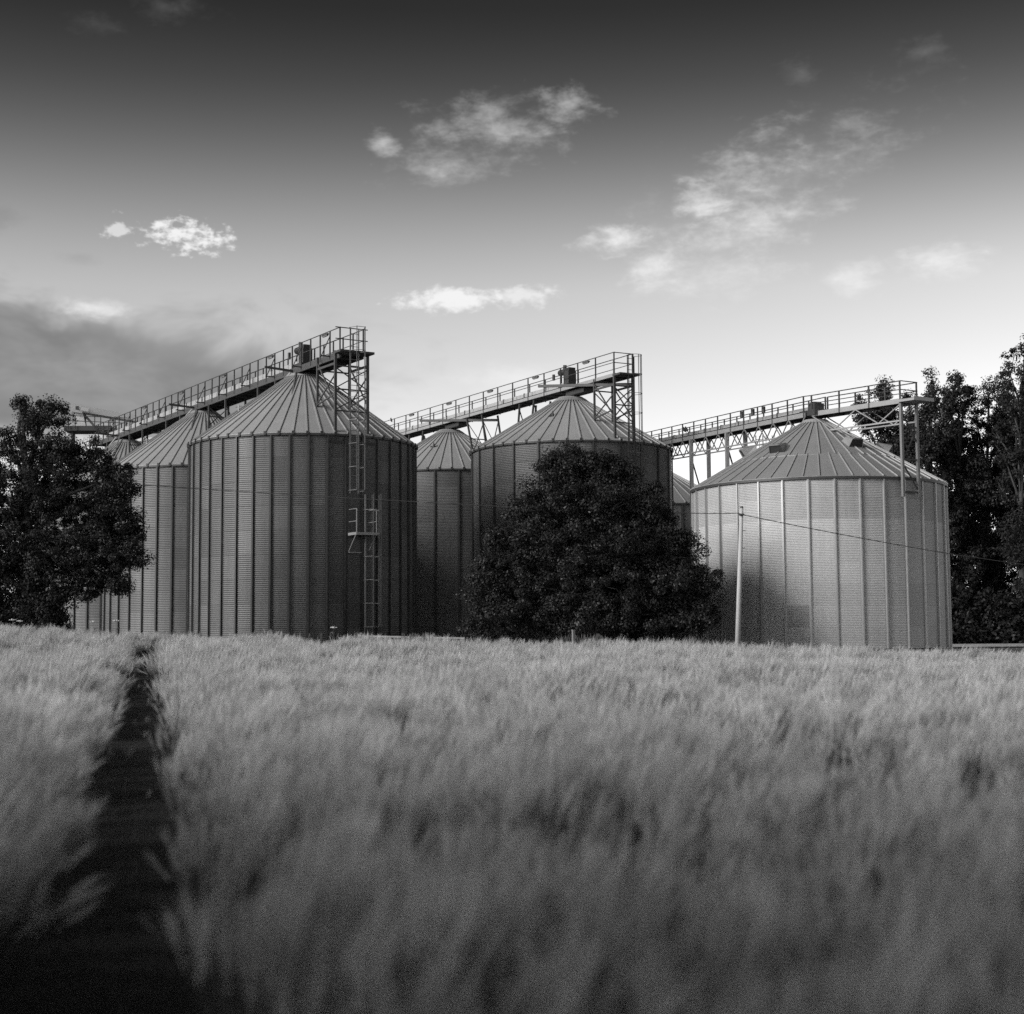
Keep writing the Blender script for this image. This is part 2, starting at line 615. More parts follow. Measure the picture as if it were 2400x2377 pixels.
    def rib_mesh(r0, r1, h, wd, m, tab):
        b_ = MB()
        p = Vector((0, -r0, rz(r0) + h * .5))
        q = Vector((0, -r1, rz(r1) + h * .5))
        b_.beam(p, q, wd, h)
        return b_.mesh('roof_rib', m), (MB().obox((0, -r0 - .012, rz(r0) - .01), Vector((.05, 0, 0)), Vector((0, .02, 0)), Vector((0, 0, .085))).mesh('rib_end', M['dark']) if tab else None)

    def ring_of(r0, r1, num, ph, m, h, wd, tab, zoff=0.0):
        d = 2 * math.pi / num
        pmh = roof_panel_mesh(r0, r1, d, m, zoff)
        rm, tm = rib_mesh(r0, r1, h, wd, M['rib'], tab)
        fr = sorted(((ph + d * i + math.pi) % (2 * math.pi) - math.pi) for i in range(num))
        for a in fr:
            if abs(a) < R_(108):
                o_ = link('roof_rib', rm, root)
                o_.rotation_euler.z = face + a
                o_.location.z = zoff
                if tm is not None and abs(a) < R_(100):
                    e_ = link('rib_end', tm, o_)
            if abs(a + d / 2) < R_(108):
                o_ = link('roof_panel', pmh, root)
                o_.rotation_euler.z = face + a + d / 2
        bk = MB()
        lo, hi = face + R_(104), face + R_(256)
        for i in range(25):
            a = lo + (hi - lo) * i / 24
            for r in (r0, r1):
                bk.v.append(Vector((r * math.sin(a), -r * math.cos(a), rz(r) + zoff - .012)))
        bk.f = [(2 * i, 2 * i + 2, 2 * i + 3, 2 * i + 1) for i in range(24)]
        link('rear_roof', bk.mesh('rear_roof', m), root)

    if tworoof:
        rm_ = Rr * .655
        ring_of(Ro, rm_ - .03, nrf, phr, M[roofm], ribh, .035, False)
        ring_of(rm_ + .08, rc, int(round(nrf * .7)), phr + .02, M[roofm], ribh, .035, False, .022)
    else:
        ring_of(Ro, rc, nrf, phr, M[roofm], ribh, .055, True)
    # collar closing the top
    n = 32
    b = MB()
    zc = rz(rc)
    for r, z in ((rc + .16, zc - .04), (rc - .05, zc + .13), (ctop, zc + cz - .06), (ctop - .06, zc + cz), (0.02, zc + cz + .01)):
        for i in range(n):
            a = 2 * math.pi * i / n
            b.v.append(Vector((r * math.sin(a), -r * math.cos(a), z)))
    for q in range(4):
        b.f += [(q * n + i, q * n + (i + 1) % n, (q + 1) * n + (i + 1) % n, (q + 1) * n + i) for i in range(n)]
    link('roof_collar', b.mesh('roof_collar', M['roof']), root)

    def wall_pt(phi, r_extra, z):            # phi from the camera-facing direction; z over eye level
        a = face + phi
        r = Rw + r_extra
        return Vector((c[0] + r * math.sin(a), c[1] - r * math.cos(a), z + EYE))

    def roof_pt(phi, r, up=0.0):
        a = face + phi
        return Vector((c[0] + r * math.sin(a), c[1] - r * math.cos(a), rz(r) + zb + EYE + up))

    def axes(phi):
        a = face + phi
        return Vector((math.cos(a), math.sin(a), 0)), Vector((math.sin(a), -math.cos(a), 0))
    return dict(root=root, wall=wall_pt, roof=roof_pt, axes=axes, c=c, zb=zb, ze=ze, zap=zap, R=Rr, face=face)


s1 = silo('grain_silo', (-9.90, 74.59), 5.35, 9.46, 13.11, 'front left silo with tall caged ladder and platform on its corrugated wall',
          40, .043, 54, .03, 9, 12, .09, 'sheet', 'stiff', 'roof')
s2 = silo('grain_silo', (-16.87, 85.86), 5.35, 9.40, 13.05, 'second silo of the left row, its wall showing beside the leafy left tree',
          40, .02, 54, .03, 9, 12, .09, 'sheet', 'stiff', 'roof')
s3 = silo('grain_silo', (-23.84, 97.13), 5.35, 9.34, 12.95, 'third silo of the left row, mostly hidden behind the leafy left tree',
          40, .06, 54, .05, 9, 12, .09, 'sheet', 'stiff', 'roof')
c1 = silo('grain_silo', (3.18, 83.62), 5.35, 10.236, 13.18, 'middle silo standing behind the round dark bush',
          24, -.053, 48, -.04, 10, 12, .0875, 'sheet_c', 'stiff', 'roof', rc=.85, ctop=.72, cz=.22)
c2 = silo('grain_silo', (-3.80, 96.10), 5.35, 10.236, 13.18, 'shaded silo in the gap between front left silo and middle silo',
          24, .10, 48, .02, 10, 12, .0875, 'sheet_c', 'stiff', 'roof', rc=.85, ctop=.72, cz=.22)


def r1_sheet(t, a):
    if t >= 7 or (t == 6 and abs(a) > -1 and a < -.35):
        return 'sheet_dull'
    if t == 6:
        return 'sheet_dull'
    if t == 0 and False:
        return 'sheet_dull'
    if t == 1 and -.25 < a < -.02:
        return 'sheet_patch'
    return 'sheet_new'


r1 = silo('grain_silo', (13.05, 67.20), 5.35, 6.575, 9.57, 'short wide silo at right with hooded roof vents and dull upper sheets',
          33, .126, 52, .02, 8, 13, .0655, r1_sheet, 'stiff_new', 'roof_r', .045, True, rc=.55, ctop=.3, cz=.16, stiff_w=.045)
r2 = silo('grain_silo', (9.70, 104.5), 5.35, 8.90, 11.75, 'far silo of which only a roof slope shows between middle and right silos',
          33, .1, 40, .02, 8, 17, .068, 'sheet_c', 'stiff', 'roof_r', .045, False, rc=.55, ctop=.3, cz=.16)


# hooded vents on the right silo's roof
def vent(sl, phi, r, label=None):
    t, n = sl['axes'](phi)
    p = sl['roof'](phi, r)
    slope = (sl['roof'](phi, r - .5) - sl['roof'](phi, r + .5)).normalized()      # up the roof
    nr = t.cross(slope).normalized()
    if nr.z < 0:
        nr = -nr
    b = MB()
    w, L, h = .33, .62, .36
    # hood open towards the eave: sloped top, two cheeks
    lo = p - slope * L * .45
    hi = p + slope * L * .55
    vs = [lo - t * w + nr * .02, lo + t * w + nr * .02, lo + t * w * .8 + nr * h, lo - t * w * .8 + nr * h,
          hi - t * w + nr * .01, hi + t * w + nr * .01, hi + t * w * .55 + nr * h * .55, hi - t * w * .55 + nr * h * .55,
          lo - t * w * .5 + nr * h * 1.18, lo + t * w * .5 + nr * h * 1.18]
    b.add(vs, [(3, 2, 9, 8), (0, 4, 7, 3), (1, 2, 6, 5), (4, 5, 6, 7), (8, 9, 6, 7), (3, 8, 7), (2, 6, 9)])
    o = b.build('roof_vent', M['steel_pale'], sl['root'])
    m = MB().add([lo - t * w * .97 + nr * .03 + slope * .04, lo + t * w * .97 + nr * .03 + slope * .04, lo + t * w * .78 + nr * h * .97 + slope * .04, lo - t * w * .78 + nr * h * .97 + slope * .04], [(0, 1, 2, 3)])
    m.build('vent_mouth', M['dark'], o)
    return o


for ph, r in ((R_(-29), 3.05), (R_(-78), 2.85), (R_(33), 2.7), (R_(88), 2.75), (R_(150), 2.8), (R_(-140), 2.8)):
    vent(r1, ph, r)
vent(r2, R_(68), 3.3)
vent(r2, R_(-30), 3.3)
for sl in (c1, c2):                          # small bracket with a stay on the roof
    p = sl['roof'](R_(-20), 2.75)
    b = MB().tube(p, p + Vector((0, 0, .28)), .10, .02, 6)
    b.beam(p + Vector((-.2, 0, .02)), p + Vector((.2, 0, .02)), .06, .08)
    b.build('roof_bracket', M['dark'], sl['root'])
for sl in (s1, s2, s3):
    p = sl['roof'](R_(-62), 3.4)
    MB().tube(p, p + Vector((0, 0, .32)), .03).tube(p + Vector((-.14, 0, .2)), p + Vector((.14, 0, .26)), .025).build('roof_bracket', M['steel_pale'], sl['root'])


# ------------------------------------------------------------------ conveyor gantries
def gantry_run(root, A, B, wd=1.75, post_sp=1.7, casing=None, truss=False, girder=.22, lamp_every=4, pale=True, braces=True, posts_far=True,
               rail_h=1.1, near=-1, start_off=.4):
    """A = far end, B = near end (points at deck level).  Parts go under root."""
    A, B = Vector(A), Vector(B)
    a = (B - A).normalized()
    L = (B - A).length
    b = Vector((a.y, -a.x, 0)).normalized()   # to the left-front side when walking to the near end... near side
    if b.x > 0:
        b = -b                                # near side = left/front in the picture
    up = Vector((0, 0, 1))
    hw = wd / 2
    for sgn, nm in ((1, 'girder'), (-1, 'girder')):
        o = A + b * sgn * hw - up * (girder * .5 - .04)
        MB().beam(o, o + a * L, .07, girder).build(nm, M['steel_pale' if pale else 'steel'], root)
    deck = MB()
    c_ = (A + B) / 2 - up * .05
    deck.obox(c_, a * (L / 2), b * (hw - .04), up * .025)
    n = int(L / 1.05)
    for i in range(n + 1):
        o = A + a * min(L, i * 1.05 + .02) - up * (girder * .55)
        deck.beam(o - b * (hw - .05), o + b * (hw - .05), .06, girder * .5)
    deck.build('walkway', M['deck'], root)
    n = int((L - start_off) / post_sp)
    offs = [L - .05 - i * post_sp for i in range(n + 1)]
    for i, s in enumerate(offs):
        for sgn in ((1, -1) if posts_far else (1,)):
            p = A + a * s + b * sgn * (hw + .03)
            MB().beam(p - up * .16, p + up * rail_h, .055, .055, up=a).build('post', M['steel'], root)
        if braces and i % 3 == 1:
            p = A + a * s + b * (hw + .03)
            MB().beam(p + up * rail_h * .8, p + b * .42 - up * .05, .035).beam(p + b * .48 - up * .06, p - b * .05 - up * .06, .05).build('brace', M['steel'], root)
        if lamp_every and i % lamp_every == 2:
            p = A + a * (s + post_sp * .45) + b * hw + up * (rail_h - .07)
            l_ = MB().obox(p, a * .30, b * .05, up * .035).build('walkway_lamp', M['steel'], root)
            MB().obox(p - up * .06, a * .25, b * .04, up * .022).build('lamp_glass', M['steel_mid'], l_)
    for sgn in (1, -1):
        for hh, r in ((rail_h, .022), (rail_h * .53, .018)):
            p = A + b * sgn * (hw + .03) + up * hh
            MB().tube(p, p + a * L, r, n=6).build('handrail', M['steel'], root)
    if casing:
        s0, s1_, h0, h1, off, w = casing
        p = A + a * s0 + b * off + up * (h0 + h1) / 2
        cs = MB().beam(p, p + a * (s1_ - s0), w, h1 - h0).build('conveyor_casing', M['casing'], root)
        k_ = int((s1_ - s0) / 2.4)
        for i in range(k_):
            q = p + a * (i * 2.4 + 1.0)
            MB().obox(q, a * .03, b * (w / 2 + .03), up * ((h1 - h0) / 2 + .03)).build('casing_flange', M['steel'], cs)
    if truss:
        dp = .85
        nb = max(1, int(L / 1.75))
        st = L / nb
        for sgn in (1, -1):
            base = A + b * sgn * hw - up * dp
            MB().beam(base, base + a * L, .06).build('lower_chord', M['steel_pale'], root)
            for i in range(nb):
                p0 = A + b * sgn * hw + a * (i * st) - up * .15
                p1 = base + a * ((i + .5) * st)
                p2 = A + b * sgn * hw + a * ((i + 1) * st) - up * .15
                MB().beam(p0, p1, .04).beam(p1, p2, .04).build('truss_web', M['steel_pale'], root)
    return A, a, b, L, hw


def trestle(root, sl, P, a, b, hw, zfun, along=.0, wide=.0, m='steel', w=.09, cross=True, tie=True):
    """pair of legs from the gantry down to whatever zfun(x,y) gives"""
    up = Vector((0, 0, 1))
    feet, heads = [], []
    for sgn in (1, -1):
        h = P + b * sgn * hw - up * .2
        f = P + b * sgn * (hw + wide) + a * along
        f.z = zfun(f)
        MB().beam(f, h, w, w, up=a).build('leg', M[m], root)
        feet.append(f)
        heads.append(h)
    Ht = heads[0].z - max(feet[0].z, feet[1].z)
    if Ht > 1.2 and cross:
        MB().beam(feet[0].lerp(heads[0], .12), heads[1].lerp(feet[1], .1), .045).build('cross_brace', M[m], root)
        MB().beam(feet[1].lerp(heads[1], .12), heads[0].lerp(feet[0], .1), .045).build('cross_brace', M[m], root)
    if tie:
        MB().beam(feet[0].lerp(heads[0], .5), feet[1].lerp(heads[1], .5), .055).build('tie_beam', M[m], root)
    return feet, heads


def roof_z(sl):
    def fz(p):
        r = math.hypot(p.x - sl['c'][0], p.y - sl['c'][1])
        if r < sl['R']:
            return sl['roof'](0, max(r, .5)).z
        return sl['ze'] + EYE - .2
    return fz


def drive(root, P, a, b, flip=1):
    up = Vector((0, 0, 1))
    d = MB().obox(P + up * .45 + a * .1, a * .26, b * .24, up * .5)
    d.obox(P + up * 1.0 + a * .05, a * .30, b * .2, up * .12)
    d.obox(P + up * .1, a * .45, b * .4, up * .12)
    o = d.build('drive_head', M['dark'], root)
    q = P + up * .98 - a * .25
    mt = MB().tube(q, q - a * .62 + up * .02, .17, n=14)
    mt.tube(q - a * .62 + up * .02, q - a * .72 + up * .02, .14, .12, n=14)
    mt.build('motor', M['dark'], o, True)
    MB().tube(P + up * 1.05 - a * .25 + b * .1, P + up * 1.32 - a * .22 + b * .1, .10, n=8).build('gearbox', M['dark'], o)
    MB().obox(P - a * 1.0 + b * .35 + up * .75, a * .07, b * .05, up * .16).build('switch_box', M['steel'], o)


def tower(root, sl, E, a, b, hw, inner=1.9, pale='steel'):
    """legs carrying the near end of a gantry on the eave of the silo"""
    up = Vector((0, 0, 1))
    zb_ = sl['ze'] + EYE - .35
    fz = roof_z(sl)
    m = M[pale]
    lg = []
    for sgn in (1, -1):
        top = E + b * sgn * hw
        MB().beam(Vector((top.x, top.y, zb_)), top + up * .02, .11, .11, up=a).build('leg', m, root)
        ti = E - a * inner + b * sgn * hw
        f = Vector((ti.x, ti.y, fz(ti)))
        MB().beam(f, ti, .09, .09, up=a).build('leg', m, root)
        lg.append((top, ti, f))
        # side bracing
        H = top.z - f.z
        MB().beam(ti - up * .25, Vector((top.x, top.y, f.z - .1)), .055).build('cross_brace', m, root)
        MB().beam(f + up * .15, top - up * H * .45, .05).build('cross_brace', m, root)
        MB().beam(f + up * .1, Vector((top.x, top.y, f.z + .35)), .06).build('tie_beam', m, root)
        MB().beam(ti - up * .55, top - up * .55, .06, .1).build('tie_beam', m, root)
        # bracket on the wall
        n = Vector((top.x - sl['c'][0], top.y - sl['c'][1], 0)).normalized()
        t = Vector((-n.y, n.x, 0))
        MB().obox(Vector((top.x, top.y, zb_ - .04)) - n * .02, t * .42, n * .09, up * .06).build('wall_bracket', M['dark'], root)
    (t1, i1, f1), (t2, i2, f2) = lg
    H = t1.z - zb_
    for fr in (.16, .42, .66):
        MB().beam(t1 - up * H * fr, t2 - up * H * fr, .06).build('tie_beam', m, root)
    MB().beam(t1 - up * H * .18, t2 - up * H * .41, .045).build('cross_brace', m, root)
    MB().beam(t2 - up * H * .18, t1 - up * H * .41, .045).build('cross_brace', m, root)
    MB().beam(t1 - up * H * .43, t2 - up * H * .65, .045).build('cross_brace', m, root)
    MB().beam(t2 - up * H * .43, t1 - up * H * .65, .045).build('cross_brace', m, root)
    MB().beam(i1 - up * .6, i2 - up * .6, .06).build('tie_beam', m, root)
    MB().beam(i1 - up * .7, i2 - up * 1.6, .045).build('cross_brace', m, root)
    # end rail
    for hh in (1.1, .58):
        MB().tube(t1 + up * hh, t2 + up * hh, .022).build('handrail', M['steel'], root)
    MB().obox((t1 + t2) / 2 + a * .25 - up * .06, a * .35, b * (hw + .05), up * .05).build('end_platform', M['deck'], root)


# --- left gantry
dS = Vector((-6.97, 11.27, 0)).normalized()
zS = 13.17 + EYE
P1 = Vector((-9.90, 74.59, zS))
gs = empty('conveyor_gantry', (-9.9, 74.59, 9.4 + EYE))
tag(gs, 'long dark roof conveyor walkway over the left row of silos', 'conveyor', 'roof conveyor gantries')
Af, Bn = P1 + dS * 31.0, P1 - dS * 5.25
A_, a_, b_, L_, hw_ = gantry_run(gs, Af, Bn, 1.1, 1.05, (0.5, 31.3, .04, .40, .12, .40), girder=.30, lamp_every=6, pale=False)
drive(gs, P1 - dS * .3 + b_ * .1, a_, b_)
tower(gs, s1, Bn - a_ * .05, a_, b_, .80, 1.9)
for sl, off in ((s1, 0), (s2, 13.25), (s3, 26.5)):
    base_ = P1 + dS * off
    for s_ in ((2.1, 4.3) if sl is s1 else (-4.6, -2.2, 2.2, 4.5)):
        trestle(gs, sl, base_ + dS * s_, a_, b_, hw_, roof_z(sl), 0, 0)
    # raking legs from the gantry to the roof, and the outrigger beam beside the apex
    for s_ in (1.6, -1.6):
        q = base_ + b_ * hw_ - Vector((0, 0, .12))
        f = base_ + dS * s_ * 1.2 + b_ * (hw_ + .9)
        f.z = roof_z(sl)(f)
        MB().beam(f, q + dS * .2 * s_, .06).build('raking_strut', M['steel_mid'], gs)
    q = base_ + b_ * 2.0
    MB().beam(q + Vector((0, 0, -.02)), q - b_ * 1.4 + Vector((0, 0, -.1)), .1, .1).build('cross_beam', M['steel'], gs)
# --- middle gantry
dC = Vector((-6.98, 12.48, 0)).normalized()
zC = 13.62 + EYE
P1c = Vector((3.18, 83.62, zC))
gc = empty('conveyor_gantry', (3.18, 83.62, 10.2 + EYE))
tag(gc, 'middle roof conveyor walkway above the middle silo and the shaded silo', 'conveyor', 'roof conveyor gantries')
Af, Bn = P1c + dC * 30.0, P1c - dC * 5.2
A_, a_, b_, L_, hw_ = gantry_run(gc, Af, Bn, 1.05, 1.75, (0.5, 30.2, .16, .36, .12, .34), girder=.17, lamp_every=3, braces=False)
drive(gc, P1c + b_ * .1, a_, b_)
tower(gc, c1, Bn - a_ * .05, a_, b_, .55, 1.9)
for sl, off in ((c1, 0), (c2, 14.3)):
    base_ = P1c + dC * off
    for s_ in ((3.0, 4.6) if sl is c1 else (-5.2, -3.3, 2.6, 4.6)):
        trestle(gc, sl, base_ + dC * s_, a_, b_, hw_, roof_z(sl), .9 if s_ < 0 else -.5, 0)
    MB().tube(base_ - Vector((0, 0, .62)), base_ - Vector((0, 0, .1)), .17, n=12).build('discharge_spout', M['steel'], gc)
    MB().obox(base_ - Vector((0, 0, .3)) - dC * .9, dC * .9, b_ * .3, Vector((0, 0, .12))).build('hopper', M['dark'], gc)
    q0 = base_ + b_ * 2.1 - dC * .2 + Vector((0, 0, -.02))
    q1 = base_ - dC * 5.1 - b_ * hw_ + Vector((0, 0, -.45))
    MB().beam(q0, q1, .12, .14).build('cross_beam', M['steel'], gc)
# --- right gantry, two runs that meet over the right silo
gr = empty('conveyor_gantry', (13.05, 67.2, 6.6 + EYE))
tag(gr, 'right roof conveyor walkway on trestles over the short wide silo', 'conveyor', 'roof conveyor gantries')
P1r = Vector((13.05, 67.2, 9.80 + EYE))
Pfar = Vector((7.1, 93.0, 11.45 + EYE))
Bn = P1r + Vector((2.85, -4.75, -.16))
A_, a_, b_, L_, hw_ = gantry_run(gr, Pfar, P1r, .95, 1.75, (0.3, 26.3, .14, .30, .08, .30), truss=True, girder=.20, lamp_every=0, braces=False, rail_h=.74)
A2, a2, b2, L2, hw2 = gantry_run(gr, P1r + Vector((.15, -.25, -.02)), Bn, .85, 1.75, None, truss=True, girder=.20, lamp_every=0, braces=False, rail_h=.74)
drive_p = P1r + b_ * .1 + Vector((0, 0, -.1))
up = Vector((0, 0, 1))
d = MB().obox(drive_p + up * .30 + a_ * .35, a_ * .32, b_ * .22, up * .20)
d.obox(drive_p + up * .52 + a_ * .30, a_ * .2, b_ * .18, up * .06)
d.obox(drive_p + up * .12 + a_ * .0, a_ * .8, b_ * .28, up * .12)
d.build('drive_head', M['steel'], gr)
for hh in (.74, .39):                        # rails that join the two runs
    MB().tube(P1r + b_ * (hw_ + .03) + up * hh, A2 + b2 * (hw2 + .03) + up * hh, .02).build('handrail', M['steel'], gr)
    MB().tube(A2 + b2 * (hw2 + .03) + up * hh, A2 + b2 * (hw2 + .03) + a2 * .3 + up * hh, .02).build('handrail', M['steel'], gr)
for sg in (1, -1):
    q = A2 + b2 * sg * (hw2 + .03)
    MB().beam(q - up * .16, q + up * .74, .055, .055, up=a2).build('post', M['steel'], gr)
for s_ in (.22, .55, .9):
    q = Pfar + a_ * (L_ - 4.2 - s_ * 4)
    MB().tube(q + b_ * .3 + up * .45, q + b_ * .3 + up * .75, .09, n=8).build('idler_cap', M['dark'], gr)
for sgn in (1, -1):                          # end legs on the wall
    tp = Bn + b2 * sgn * hw2 - a2 * .05
    MB().beam(Vector((tp.x, tp.y, 5.75 + EYE)), tp, .11, .11, up=a2).build('leg', M['steel_mid'], gr)
    n_ = Vector((tp.x - 13.05, tp.y - 67.2, 0)).normalized()
t1, t2 = Bn + b2 * hw2 - a2 * .05, Bn - b2 * hw2 - a2 * .05
for z_, zz in ((8.55, 8.55), (7.25, 7.25), (5.95, 5.95), ):
    MB().beam(Vector((t1.x, t1.y, z_ + EYE)), Vector((t2.x, t2.y, zz + EYE)), .06, .06).build('tie_beam', M['steel'], gr)
for za, zb2 in ((9.2, 7.9), (7.2, 8.5), (7.1, 6.0)):
    MB().beam(Vector((t1.x, t1.y, za + EYE)), Vector((t2.x, t2.y, zb2 + EYE)), .045).build('cross_brace', M['steel'], gr)
MB().obox(Bn + a2 * .35 + up * -.07, a2 * .42, b2 * (hw2 + .12), up * .05).build('end_platform', M['steel_pale'], gr)
MB().beam(Bn + a2 * .78 - b2 * (hw2 + .12) - up * .05, Bn + a2 * .78 + b2 * (hw2 + .12) - up * .04, .04, .15).build('toe_board', M['steel_pale'], gr)
for hh in (.74, .39):
    MB().tube(Bn + b2 * (hw2 + .03) + up * hh, Bn - b2 * (hw2 + .03) + up * hh, .02).build('handrail', M['steel'], gr)
gz = YARD + EYE
for s_ in (9.4, 14.6):                       # tall trestles behind the silo
    P = P1r - a_ * s_
    P.z = P1r.z + (Pfar.z - P1r.z) * s_ / L_
    fts, hds = [], []
    for sgn in (1, -1):
        h = P + b_ * sgn * hw_ - up * .15
        f = Vector((h.x, h.y, gz))
        MB().beam(f, h, .17, .17, up=a_).build('leg', M['steel_pale'], gr)
        fts.append(f)
        hds.append(h)
    for z0, z1 in ((6.3, 9.6), (2.5, 5.8)):
        MB().beam(Vector((fts[1].x, fts[1].y, z0 + EYE)), Vector((fts[0].x, fts[0].y, z1 + EYE)), .06).build('cross_brace', M['steel'], gr)
        MB().beam(Vector((fts[1].x, fts[1].y, z0 - .3 + EYE)), Vector((fts[0].x, fts[0].y, z0 - .3 + EYE)), .07).build('tie_beam', M['steel'], gr)
P9, P14 = P1r - a_ * 9.4, P1r - a_ * 14.6
MB().beam(Vector((P9.x, P9.y, 7.2 + EYE)), Vector((P14.x, P14.y, 6.7 + EYE)), .06).build('tie_beam', M['steel'], gr)


# ------------------------------------------------------------------ caged ladders
def caged_ladder(label, base, t, n, z0, z1, cage0, rad=.36, hoop_sp=1.04, ladder_h=.29, square=False, m='steel_pale', standoff=.16, bars=5):
    """base = point on the wall line (x, y), t = tangent, n = outward; z over eye level"""
    root = empty('caged_ladder', (base.x, base.y, z0 + EYE))
    tag(root, label, 'ladder', 'caged ladders')
    o = Vector((base.x, base.y, 0)) + n * standoff
    for s_ in (1, -1):
        p = o + t * .2 * s_
        MB().beam(p + up * (z0 + EYE), p + up * (z1 + EYE), .05, .03, up=n).build('stile', M[m], root)
    nr_ = int((z1 - z0) / ladder_h)
    for i in range(nr_):
        z = z0 + EYE + .2 + i * ladder_h
        MB().tube(o - t * .2 + up * z, o + t * .2 + up * z, .014, n=5).build('rung', M[m], root)
    if square:
        pr = [(-.27, 0), (-.36, .3), (-.2, .68), (.2, .68), (.36, .3), (.27, 0)]
    else:
        pr = [(rad * math.cos(R_(a)), .32 + rad * math.sin(R_(a))) for a in range(200, -21, -22)]
        pr = [(-.22, 0)] + pr + [(.22, 0)]
    z = cage0 + EYE
    while z <= z1 + EYE + .01:
        b = MB()
        pts = [o + t * x + n * y + up * z for x, y in pr]
        for p, q in zip(pts[:-1], pts[1:]):
            b.beam(p, q, .055, .014)
        b.build('hoop', M[m], root)
        z += hoop_sp
    sel = pr[1:-1] if square else [pr[i] for i in (2, 4, 6, 8, 10)]
    for x, y in sel:
        p = o + t * x + n * y
        MB().beam(p + up * (cage0 + EYE), p + up * (z1 + EYE), .036, .012, up=n).build('cage_bar', M[m], root)
    return root


ph = R_(23)
t, n = s1['axes'](ph)
caged_ladder('upper caged ladder on the front left silo, rising past the roof', s1['wall'](ph, 0.02, 0), t, n, 6.75, 14.15, 6.85, square=True, standoff=.42, m='steel_mid')
ph = R_(32)
t, n = s1['axes'](ph)
caged_ladder('lower caged ladder down the front left silo to the ground', s1['wall'](ph, 0.02, 0), t, n, .25, 6.75, .85, square=True, m='steel_mid')
# platform between the two ladders
ph = R_(27)
t, n = s1['axes'](ph)
pb = s1['wall'](ph, 0.09, 4.95)
pl = empty('ladder_platform', pb)
tag(pl, 'small railed platform between the two ladders of the front left silo', 'platform')
MB().obox(pb + n * .38, t * .52, n * .36, up * .03).build('platform_floor', M['deck'], pl)
for s_ in (1, -1):
    MB().beam(pb + t * .52 * s_ + n * .02, pb + t * .52 * s_ + n * .76, .05, .12).build('platform_edge', M['steel_pale'], pl)
    MB().beam(pb + t * .5 * s_ + n * .74, pb + t * .5 * s_ + n * .74 + up * 1.1, .04).build('post', M['steel_pale'], pl)
    MB().beam(pb + t * .5 * s_ + n * .72, pb + t * .5 * s_ - up * .75 + n * .03, .035).build('bracket', M['steel_pale'], pl)
    MB().tube(pb + t * .5 * s_ + n * .02 + up * .55, pb + t * .5 * s_ + n * .74 + up * .55, .018).build('handrail', M['steel_pale'], pl)
    MB().tube(pb + t * .5 * s_ + n * .02 + up * 1.1, pb + t * .5 * s_ + n * .74 + up * 1.1, .018).build('handrail', M['steel_pale'], pl)
MB().beam(pb - t * .52 + n * .76, pb + t * .52 + n * .76, .05, .12).build('platform_edge', M['steel_pale'], pl)
MB().beam(pb - t * .5 - up * .8 + n * .03, pb + t * .1 - up * .8 + n * .03, .05, .05).build('wall_rail', M['steel_pale'], pl)
ph = R_(33.0)
t, n = c1['axes'](ph)
caged_ladder('round hooped caged ladder on the middle silo beside the gantry end', c1['wall'](ph, 0.02, 0), t, n, 2.0, 14.5, 4.7, m='dark', standoff=.28, hoop_sp=.98)
q = P1r - a_ * 9.9 - b_ * 1.25
caged_ladder('thin caged ladder hanging behind the right silo under its walkway', Vector((q.x, q.y, 0)), -a_ * .8 + b_ * .6, -b_, 4.0, 10.2, 4.6, m='steel', hoop_sp=1.6)

# ------------------------------------------------------------------ pale transfer conveyor at the far left
yT = 104.0
tr = empty('transfer_conveyor', at(215, 1012, yT))
tag(tr, 'pale inclined conveyor head on a railed platform above the left tree', 'conveyor')
pA, pB = at(186, 960, yT), at(350, 988, yT + 2)
MB().beam(pA, pB, .9, .40).build('conveyor_casing', M['white'], tr)
dirT = (pB - pA).normalized()
MB().obox(pA - dirT * .05, dirT * .36, Vector((0, .5, 0)), Vector((0, 0, .27))).build('head_box', M['white'], tr)
fy = Vector((0, -.52, 0))
MB().obox(at(185, 959, yT) + fy, Vector((.12, 0, 0)), Vector((0, .03, 0)), Vector((0, 0, .12))).build('inspection_port', M['dark'], tr)
MB().obox(at(203, 962, yT) + Vector((0, -.47, 0)), Vector((.26, 0, -.045)), Vector((0, .03, 0)), Vector((.015, 0, .12))).build('name_plate', M['steel_pale'], tr)
MB().beam(at(187, 968, yT), at(194, 1002, yT), .42, .5).build('chute', M['casing'], tr)
MB().beam(at(197, 972, yT), at(197, 1003, yT), .22).build('leg', M['steel'], tr)
MB().beam(at(200, 975, yT), at(226, 1004, yT), .14).build('strut', M['steel'], tr)
pf = at(213, 1008, yT)
MB().obox(pf, Vector((1.55, 0, 0)), Vector((0, .9, 0)), Vector((0, 0, .16))).build('platform_floor', M['dark'], tr)
pf2 = at(330, 1012, yT)
MB().obox((pf + pf2) / 2 + Vector((1.3, 0, 0)), Vector((2.2, 0, 0)), Vector((0, .5, 0)), Vector((0, 0, .14))).build('walkway', M['casing'], tr)
for uu in (160, 176, 222, 236, 258, 270):
    p0, p1 = at(uu, 1006, yT - 1), at(uu, 976, yT - 1)
    MB().beam(p0, p1, .05).build('post', M['steel'], tr)
for vv in (974, 986):
    MB().tube(at(160, vv, yT - 1), at(300, vv + 6, yT - 1), .025).build('handrail', M['steel'], tr)
for uu in (172, 250):
    p0 = at(uu, 1012, yT)
    MB().beam(p0, Vector((p0.x, p0.y, gz)), .2).build('leg', M['steel'], tr)
MB().beam(at(158, 1012, yT - .5), at(176, 1000, yT - .5), .1).build('strut', M['steel_pale'], tr)
pbm = at(355, 1031, 108)
